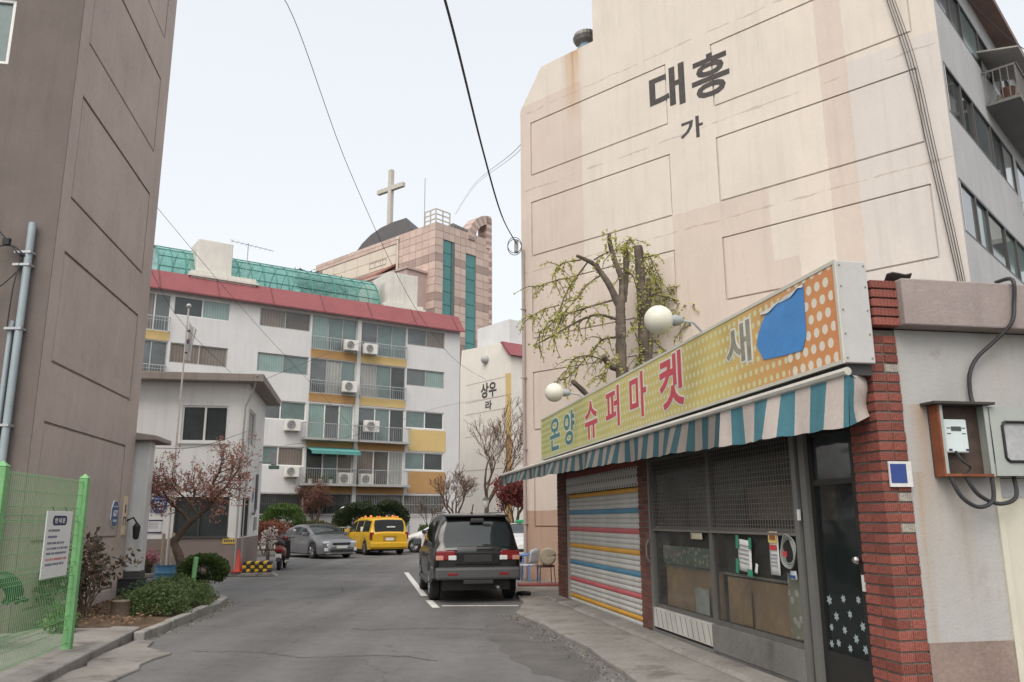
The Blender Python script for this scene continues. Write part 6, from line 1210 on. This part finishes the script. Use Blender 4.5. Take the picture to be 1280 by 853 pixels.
q.box(-.02, 1.02, -.02, .02, .28, .32); q.build('pickets', M('rail_lightgrey', (.36, .38, .36), .6), lr)
gp2 = thing('marker_post', 'short bright green round post leaning beside the clipped bush', 'post', (-6.48, 16.95, .1)); q = MB(); q.tube([(0, 0, -.1), (.05, 0, .80)], .05, 12); q.build('tube', FG, gp2, smooth=60); q = MB(); q.lathe([(.051, .80), (.045, .82), (.01, .825)], 12, c=(.05, 0, 0)); q.build('cap', FG, gp2)
# conduit on the brown block, with cables
cp = thing('conduit_pole', 'pale blue galvanised conduit pipes strapped together before the brown block', 'pole', (-7.42, 11.80, .1))
PB = M('conduit_blue', (.31, .365, .39), .5, .12, 2, metal=.2, streak=.2)
q = MB(); q.tube([(.02, .0, -.1), (.02, .0, 6.05)], .055, 12); q.build('pipe', PB, cp, smooth=60); q = MB(); q.tube([(-.12, .03, -.1), (-.12, .03, 4.35), (-.10, .03, 4.5)], .04, 10); q.build('pipe', PB, cp, smooth=60)
for z in (2.9, 4.35, 5.35, 5.55): q = MB(); q.box(-.17, .085, -.065, .08, z, z + .035); q.build('strap', STEEL, cp)
for k, pth in enumerate(([(.0, -.06, 5.5), (-.2, -.1, 5.65), (-.5, -.2, 5.55), (-1.0, -.3, 5.2)], [(-.02, -.06, 5.42), (-.25, -.12, 5.72), (-.6, -.2, 6.1), (-1.4, -.4, 6.9)], [(-.05, -.06, 5.3), (-.3, -.1, 5.0), (-.7, -.2, 4.75), (-1.2, -.3, 4.7)], [(-.06, -.05, 5.45), (-.10, -.08, 5.0), (-.14, -.04, 4.4)])):
    q = MB(); q.tube(polyline(pth, 6), .011, 6); q.build('cable', M('cable_black', (.03, .03, .03)), cp, smooth=True)
q = MB(); q.box(-.32, -.22, -.14, -.08, 5.66, 5.76); q.build('clamp', BLACK, cp)
# blue drum with the flagpole
dr = thing('drum_planter', 'blue cut down oil drum holding the flagpole by the gatehouse', 'drum', (-9.95, 24.0, .0)); DB = M('drum_blue', (.05, .155, .26), .55, .15, 4, stain=((.18, .09, .05), .62, 4))
q = MB(); q.lathe([(.30, 0), (.31, .02), (.30, .04), (.30, .17), (.312, .185), (.30, .20), (.30, .38), (.315, .39), (.315, .41), (.28, .41), (.27, .36)], 24); q.build('drum', DB, dr, smooth=40); q = MB(); q.lathe([(.27, .33), (.02, .36)], 16); q.build('earth', SOIL, dr)
fp = thing('flagpole', 'tall thin white flagpole with a ball top rising from the blue drum', 'flagpole', (-9.95, 24.0, .3))
q = MB(); q.tube([(0, 0, -.1), (.0, 0, 3.9)], .032, 10); q.tube([(0, 0, 3.88), (.03, 0, 7.7)], .026, 10); q.build('pole', M('pole_white', (.58, .54, .48), .5, .1, 3, streak=.2), fp, smooth=60); q = MB(); q.ball((.03, 0, 7.78), .075, 12, 8); q.build('ball', M('ball_grey', (.5, .5, .5), .3, metal=.5), fp, smooth=True)
q = MB(); q.tube([(.16, -.05, -.05), (.16, -.05, 1.0)], .05, 8); q.build('stake', M('stake_wood', (.36, .29, .21), .8, .2, 6), fp); q = MB(); q.tube([(-.15, .03, -.05), (-.15, .03, .98)], .05, 8); q.build('stake', M('stake_wood', (.36, .29, .21)), fp)
fg_ = thing('flag', 'limp white national flag furled against the flagpole', 'flag', (-9.92, 24.0, 7.0))
q = MB(); q.grid(lambda u, v: (.02 + .05 * math.sin(v * 9 + u * 3) * v + .26 * v * (1 - .4 * u), .07 * math.cos(v * 11 + u * 2), .62 - u * 1.25 - .30 * v * (1 - u)), 14, 12); fo = q.build('cloth', M('flag_white', (.62, .61, .60), .8, .05, 4), fg_, smooth=True)
q = MB(); q.ball((.09, -.06, -.05), .07, 12, 8, sq=(.7, .15, 1.2)); q.build('emblem', M('flag_mark', (.12, .07, .14), .8), fg_); q = MB(); q.box(.05, .13, -.065, -.055, .25, .31); q.build('trigram', NAVY, fg_); q = MB(); q.box(.02, .1, -.065, -.055, -.42, -.37); q.build('trigram', NAVY, fg_)
# pots with pink flowers
pf = thing('flower_pot', 'dark pot of pink flowers in front of the gatehouse', 'flower pot', (-10.95, 25.0, .0)); q = MB(); q.lathe([(.12, 0), (.17, .32), (.18, .34), (.15, .34), (.14, .28)], 14); q.build('pot', M('pot_dark', (.06, .04, .035), .7), pf, smooth=40)
rg = random.Random(3); cen = [(rg.gauss(0, .13), rg.gauss(0, .13), .48 + rg.gauss(0, .10)) for _ in range(500)]; V, F = leaves(cen, .06, 3); leaf_obj('leaves', V, F, FERN, pf); cen = [(rg.gauss(0.05, .15), rg.gauss(-.05, .13), .56 + rg.gauss(0, .09)) for _ in range(260)]; V, F = leaves(cen, .07, 4); leaf_obj('blossoms', V, F, leafmat('pink_flower', (.52, .10, .20), (.62, .22, .30), .3), pf)
# traffic cone
cn = thing('traffic_cone', 'faded red traffic cone against the gatehouse corner', 'cone', (-8.28, 25.2, .125)); q = MB(); q.lathe([(.14, .03), (.12, .06), (.035, .62), (.03, .66)], 16); q.build('cone', M('cone_red', (.52, .07, .05), .5, .1, 5), cn, smooth=60); q = MB(); q.box(-.18, .18, -.18, .18, 0, .03); q.build('base', M('cone_red', (.5, .07, .05)), cn)
# painted tyre stack: yellow/black pieces
tb = thing('barrier_block', 'low yellow and black painted barrier block on a concrete foot', 'barrier', (-7.72, 25.3, 0), 10); q = MB(); q.prism([(-.55, -.3, .0), (.62, -.3, .0), (.45, -.3, .11), (-.45, -.3, .11)], (0, .6, 0)); q.build('concrete_foot', CONC, tb, bevel=.02)
YB = M('barrier_yellow', (.62, .38, .03), .6, .12, 6); rg = random.Random(2)
for r_ in range(3):
    for c_ in range(7):
        a, b = -.42 + c_ * .12, -.42 + c_ * .12 + .118; z0 = .115 + r_ * .11; q = MB(); q.prism([(a, -.24, z0), (b, -.24, z0 + (.03 if c_ % 2 else -.0)), (b, -.24, z0 + .10), (a, -.24, z0 + .10)], (0, .44, 0)); q.build('stripe_block', YB if (c_ + r_) % 2 else TRIM, tb, bevel=.022)
# chairs on their mat
MATM = M('red_mat', (.24, .07, .065), .85, .15, 5); pmx = tag(MB().box(0, 1.1, 0, .5, 0, .05).build('wooden_plank', MATM, bevel=.01), 'dull red board lying on the pavement under the beige chair', 'board'); pmx.location = (.12, 20.1, .067); pmx.rotation_euler = (0, 0, R(2))
c1 = thing('plastic_chair', 'blue and white plastic armchair against the cream block', 'chair', (.32, 21.75, .067), -120)
BL = M('chair_blue', (.12, .22, .48), .4, .06, 4); BLW = M('chair_pale', (.48, .54, .62), .4, .05, 4)
q = MB(); q.grid(lambda u, v: ((u - .5) * .46, (v - .5) * .44, .42 + .02 * math.sin(math.pi * u) * -1), 5, 5); s_ = q.build('seat', BLW, c1, smooth=True); s_.modifiers.new('s', 'SOLIDIFY').thickness = .025
for i, (x, y) in enumerate(((-.22, -.22), (.22, -.22), (-.22, .22), (.22, .22))): q = MB(); q.tube([(x * 1.12, y * 1.15, 0), (x, y, .42)] + ([(x, y + .05, .66)] if y < 0 else []), .022, 7); q.build('leg', BL, c1)
for x in (-.25, .25): q = MB(); q.tube(polyline([(x, -.2, .66), (x, .0, .67), (x * .95, .22, .66)], 4), .022, 7); q.build('armrest', BL, c1)
q = MB(); q.grid(lambda u, v: ((u - .5) * .48, .22 + .06 * v + .04 * math.cos((u - .5) * 3), .45 + .38 * v - .05 * (u - .5) ** 2 * 4 * v), 8, 4); s_ = q.build('backrest', BLW, c1, smooth=True); s_.modifiers.new('s', 'SOLIDIFY').thickness = .02
c2 = thing('dining_chair', 'beige round backed chair with thin brown legs on the red board', 'chair', (.80, 20.55, .067), 10)
BE = M('chair_beige', (.36, .31, .24), .6, .08, 5); q = MB(); q.lathe([(.21, .42), (.225, .44), (.22, .47), (.05, .49)], 18); q.build('seat', M('seat_brown', (.15, .10, .07), .6), c2, smooth=40)
for x, y in ((-.17, -.17), (.17, -.17), (-.16, .16), (.16, .16)): q = MB(); q.tube([(x * 1.15, y * 1.15, 0), (x, y, .43)], .012, 6); q.build('leg', M('leg_brown', (.10, .075, .06), .4), c2)
def bk(u, v):
    a = math.pi * 2 * u; r_ = v; return (.20 * r_ * math.cos(a), -.20 - .05 * (1 - (r_ * math.cos(a)) ** 2), .68 + .21 * r_ * math.sin(a))
q = MB(); q.grid(bk, 20, 4); s_ = q.build('backrest', BE, c2, smooth=True); s_.modifiers.new('s', 'SOLIDIFY').thickness = .03
for x in (-.1, .1): q = MB(); q.tube([(x, -.19, .44), (x, -.225, .56)], .012, 6); q.build('back_post', M('leg_brown', (.1, .07, .06)), c2)
hs_ = thing('garden_hose', 'black rubber strip lying by the rear wheel of the off-road car', 'rubber strip', (.10, 18.0, .07)); q = MB(); q.tube(polyline([(0, 0, .02), (.12, -.25, .05), (.25, -.2, .03)], 5), .045, 7); q.build('strip', BLACK, hs_)
# lamp post and satellite dish
lp = thing('lamp_post', 'slim dark garden lamp post before the far cream block', 'lamp', (-1.42, 43.0, 0)); q = MB(); q.tube([(0, 0, -.05), (0, 0, 2.2)], .04, 8); q.build('post', DARKM, lp); q = MB(); q.lathe([(.06, 2.2), (.13, 2.3), (.17, 2.55), (.16, 2.6)], 10); q.build('lantern', M('lantern_glass', (.5, .5, .46), .3), lp, smooth=40); q = MB(); q.lathe([(.2, 2.6), (.1, 2.7), (.02, 2.78)], 10); q.build('hood', DARKM, lp)
sdh = thing('satellite_dish', 'white satellite dish beside the dark conifer bush', 'dish', (-9.55, 46.6, 0), 20); q = MB()
q.grid(lambda u, v: (.31 * v * math.cos(6.2832 * u), .14 * v * v - .3, 2.0 + .36 * v * math.sin(6.2832 * u)), 24, 6); d_ = q.build('dish', M('dish_white', (.62, .62, .6), .5), sdh, smooth=True); d_.modifiers.new('s', 'SOLIDIFY').thickness = .02; q = MB(); q.tube([(0, -.25, -.05), (0, -.25, 2.1)], .03, 6); q.build('post', GREYM, sdh); q = MB(); q.tube([(0, -.3, 1.7), (0, -.75, 2.05)], .012, 5); q.ball((0, -.76, 2.06), .05, 8, 6); q.build('feed_arm', GREYM, sdh)
# picket fence and kerb in front of the white block
af = thing('picket_fence', 'low grey railing fence along the planting bed of the white block', 'fence', (-4.03, 51.63, 0), 34.5)
q = MB(); 
for k in range(70): x = -13.6 + k * .13; q.box(x - .01, x + .01, -3.62, -3.60, .15, 1.25)
q.box(-13.7, -4.5, -3.63, -3.59, 1.22, 1.27); q.box(-13.7, -4.5, -3.63, -3.59, .22, .26); q.build('pickets', STEEL, af)
for k in range(6): q = MB(); x = -13.6 + k * 1.8; q.box(x - .04, x + .04, -3.66, -3.56, -.05, 1.32); q.build('post', STEEL, af)
q = MB(mat4((-4.03, 51.63, 0), 34.5)); q.box(-22, 1.5, -4.2, -.02, -.1, .12); tag(q.build('planting_bed', SOIL), kind='structure')
q = MB(mat4((-4.03, 51.63, 0), 34.5)); q.box(-22, 1.6, -4.4, -4.205, -.1, .15); tag(q.build('kerb', KERB, bevel=.02), kind='structure')
q = MB(); q.box(-.16, .16, -.12, .12, 0, .40); pt_ = tag(q.build('gas_meter_box', M('box_redbrown', (.26, .09, .05), .7), bevel=.02), 'small red brown box on the wall under the barred windows', 'meter box'); pt_.matrix_world = mat4((-4.03, 51.63, 0), 34.5) @ XF(-3.15, -.14, 1.55)
# ------------------------------------------------------------------ overhead wires
CBL = M('cable_black', (.03, .03, .03))
def wire(label, pts, r=.012, n=10, extra=0):
    t_ = thing('overhead_wire', label, 'wire', pts[0]); o = Vector(pts[0]); P = [p - o for p in polyline(pts, n)]
    q = MB(); q.tube(P, r, 5); q.build('strand', CBL, t_)
    for k in range(extra):
        q = MB(); q.tube([p + Vector((.05 * (k + 1), 0, -.10 * (k + 1) * math.sin(math.pi * i / len(P)) - .04 * (k + 1))) for i, p in enumerate(P)], r * .8, 5); q.build('strand', CBL, t_)
wire('thick twin black cable sagging down to the corner of the cream block', [(-1.55, 9.0, 10.4), (-1.11, 12, 10.17), (-.66, 16.2, 9.62), (-.28, 19.6, 9.35), (.12, 22.35, 9.5)], .015, 10, 1)
ci = tag(bpy.data.objects.new('cable_bracket', None), 'cable bracket with coiled wire at the corner of the cream block', 'bracket'); COL.objects.link(ci); ci.location = (.14, 22.42, 9.35)
q = MB(); q.box(-.06, .06, -.06, .12, -.12, .22); q.build('bracket', GREYM, ci)
for k in range(2): q = MB(); q.tube([(.20 * math.cos(a) - .05, -.08 - .03 * k, .24 * math.sin(a) + .05 * k) for a in [2 * math.pi * i / 20 for i in range(21)]], .010, 5); q.build('coil', CBL, ci)
wire('long thin black wire from high above the road to the far yellow cornered block', [(-6.6, 18.0, 14.6), (-6.22, 20, 15.8 - .1), (-5.9, 27.5, 14.1), (-5.0, 38, 12.2), (-3.6, 48, 11.2), (-1.9, 58.5, 11.6)], .011)
wire('thin wire pair rising from the church roof past the cream block corner', [(-6.5, 88, 36.0), (-3.0, 60, 27.5), (.1, 30, 16.0), (.35, 23, 13.2)], .012, 10, 1)
wire('thin wire slanting from the brown block roof to the gatehouse corner', [(-9.3, 17.5, 9.5), (-9.4, 21.5, 7.4), (-8.9, 25.2, 6.2)], .006)
wire('thin wire crossing the red roof towards the short bare tree', [(-9.6, 17.9, 10.3), (-10.0, 30, 9.2), (-8.6, 40, 6.8), (-8.3, 46.6, 5.6)], .007)
wire('thin wire from the gatehouse up to the middle of the white block', [(-8.1, 25.3, 5.9), (-7.9, 36, 9.2), (-7.2, 46, 12.2), (-5.6, 50.2, 14.4)], .008)
wire('wire from the gatehouse corner to the side of the white block', [(-8.3, 29.5, 4.3), (-7.0, 38, 5.6), (-4.2, 48, 8.2), (.0, 59, 10.6)], .008)
for k in range(4):
    a = Vector((9.4 + .02 * k, 0, 0)); pts = [Vector((x, -.05 - .01 * k, z)) for x, z in ((10.1 + .10 * k, 16.2), (10.52 + .05 * k, 13.2), (10.88 + .055 * k, 10.9), (11.06 + .05 * k, 8.9), (11.26 + .045 * k, 6.6), (11.36 + .03 * k, 5.2), (11.42, 3.6))]
    wire(['outermost dark cable', 'second dark cable', 'third dark cable', 'unused', 'innermost dark cable'][k if k < 3 else 4] + ' of the bundle hanging down the cream gable beside its right edge', [tuple(mat4((.29, 22.6, 0), -42.7) @ p) for p in pts], .007 if k % 2 else .010, 8)
wire('thin wire curving out from the top windows of the cream block', [tuple(mat4((.29, 22.6, 0), -42.7) @ Vector(p)) for p in ((11.6, 1.2, 13.1), (12.5, 5, 12.6), (14.5, 9.5, 12.9))], .010)
wire('slack wire between the gatehouse and the white entrance post', [(-8.05, 17.7, 3.2), (-8.5, 22, 3.6), (-8.45, 25.7, 4.4)], .008)

# ------------------------------------------------------------------ small leftovers of daily life
AM = mat4((-4.03, 51.63, 0), 34.5)
POTW = M('pot_white', (.6, .6, .58), .6, .05, 4)
for lab, x, y, z in (('white plant pot at the left end of the balcony under the teal awning', -9.2, -.38, 3.64), ('white plant pot in the middle of the balcony under the teal awning', -8.6, -.38, 3.64), ('white plant pot beside the air conditioner under the teal awning', -8.0, -.38, 3.64)):
    t_ = thing('plant_pot', lab, 'pot', tuple(AM @ Vector((x, y, z))), 34.5, 'pots on the awning balcony'); q = MB(); q.lathe([(.10, 0), (.15, .24), (.16, .26)], 12); q.build('pot', POTW, t_, smooth=40)
    rg = random.Random(int(x * 10)); cen = [(rg.gauss(0, .09), rg.gauss(0, .09), .34 + rg.gauss(0, .08)) for _ in range(120)]; V, F = leaves(cen, .08, 5); leaf_obj('leaves', V, F, GRN, t_)
# grit and dead leaves gathered along the pavement edge and kerb
rg = random.Random(77); cen = []
for a, b in zip([(.05, 14.75), (.2, 14.1), (.47, 13.14), (.66, 12.1), (.94, 10.82), (1.08, 9.8)], [(.2, 14.1), (.47, 13.14), (.66, 12.1), (.94, 10.82), (1.08, 9.8), (1.22, 8.87)]):
    for k in range(110): t = rg.random(); d_ = abs(rg.gauss(0, .16)); cen.append((a[0] + (b[0] - a[0]) * t - d_ - .02, a[1] + (b[1] - a[1]) * t, .008))
for a, b in zip(kp, kp[1:]):
    for k in range(80): t = rg.random(); d_ = abs(rg.gauss(0, .12)); cen.append((a[0] + (b[0] - a[0]) * t + d_ + .09, a[1] + (b[1] - a[1]) * t, .008))
V, F = leaves(cen, .024, 9, .85, .8); tag(leaf_obj('gutter_grit', V, F, leafmat('grit', (.10, .085, .07), (.30, .26, .21), 0), None, 'stuff'), 'grit and dead leaf crumbs gathered along the kerbs', 'grit')
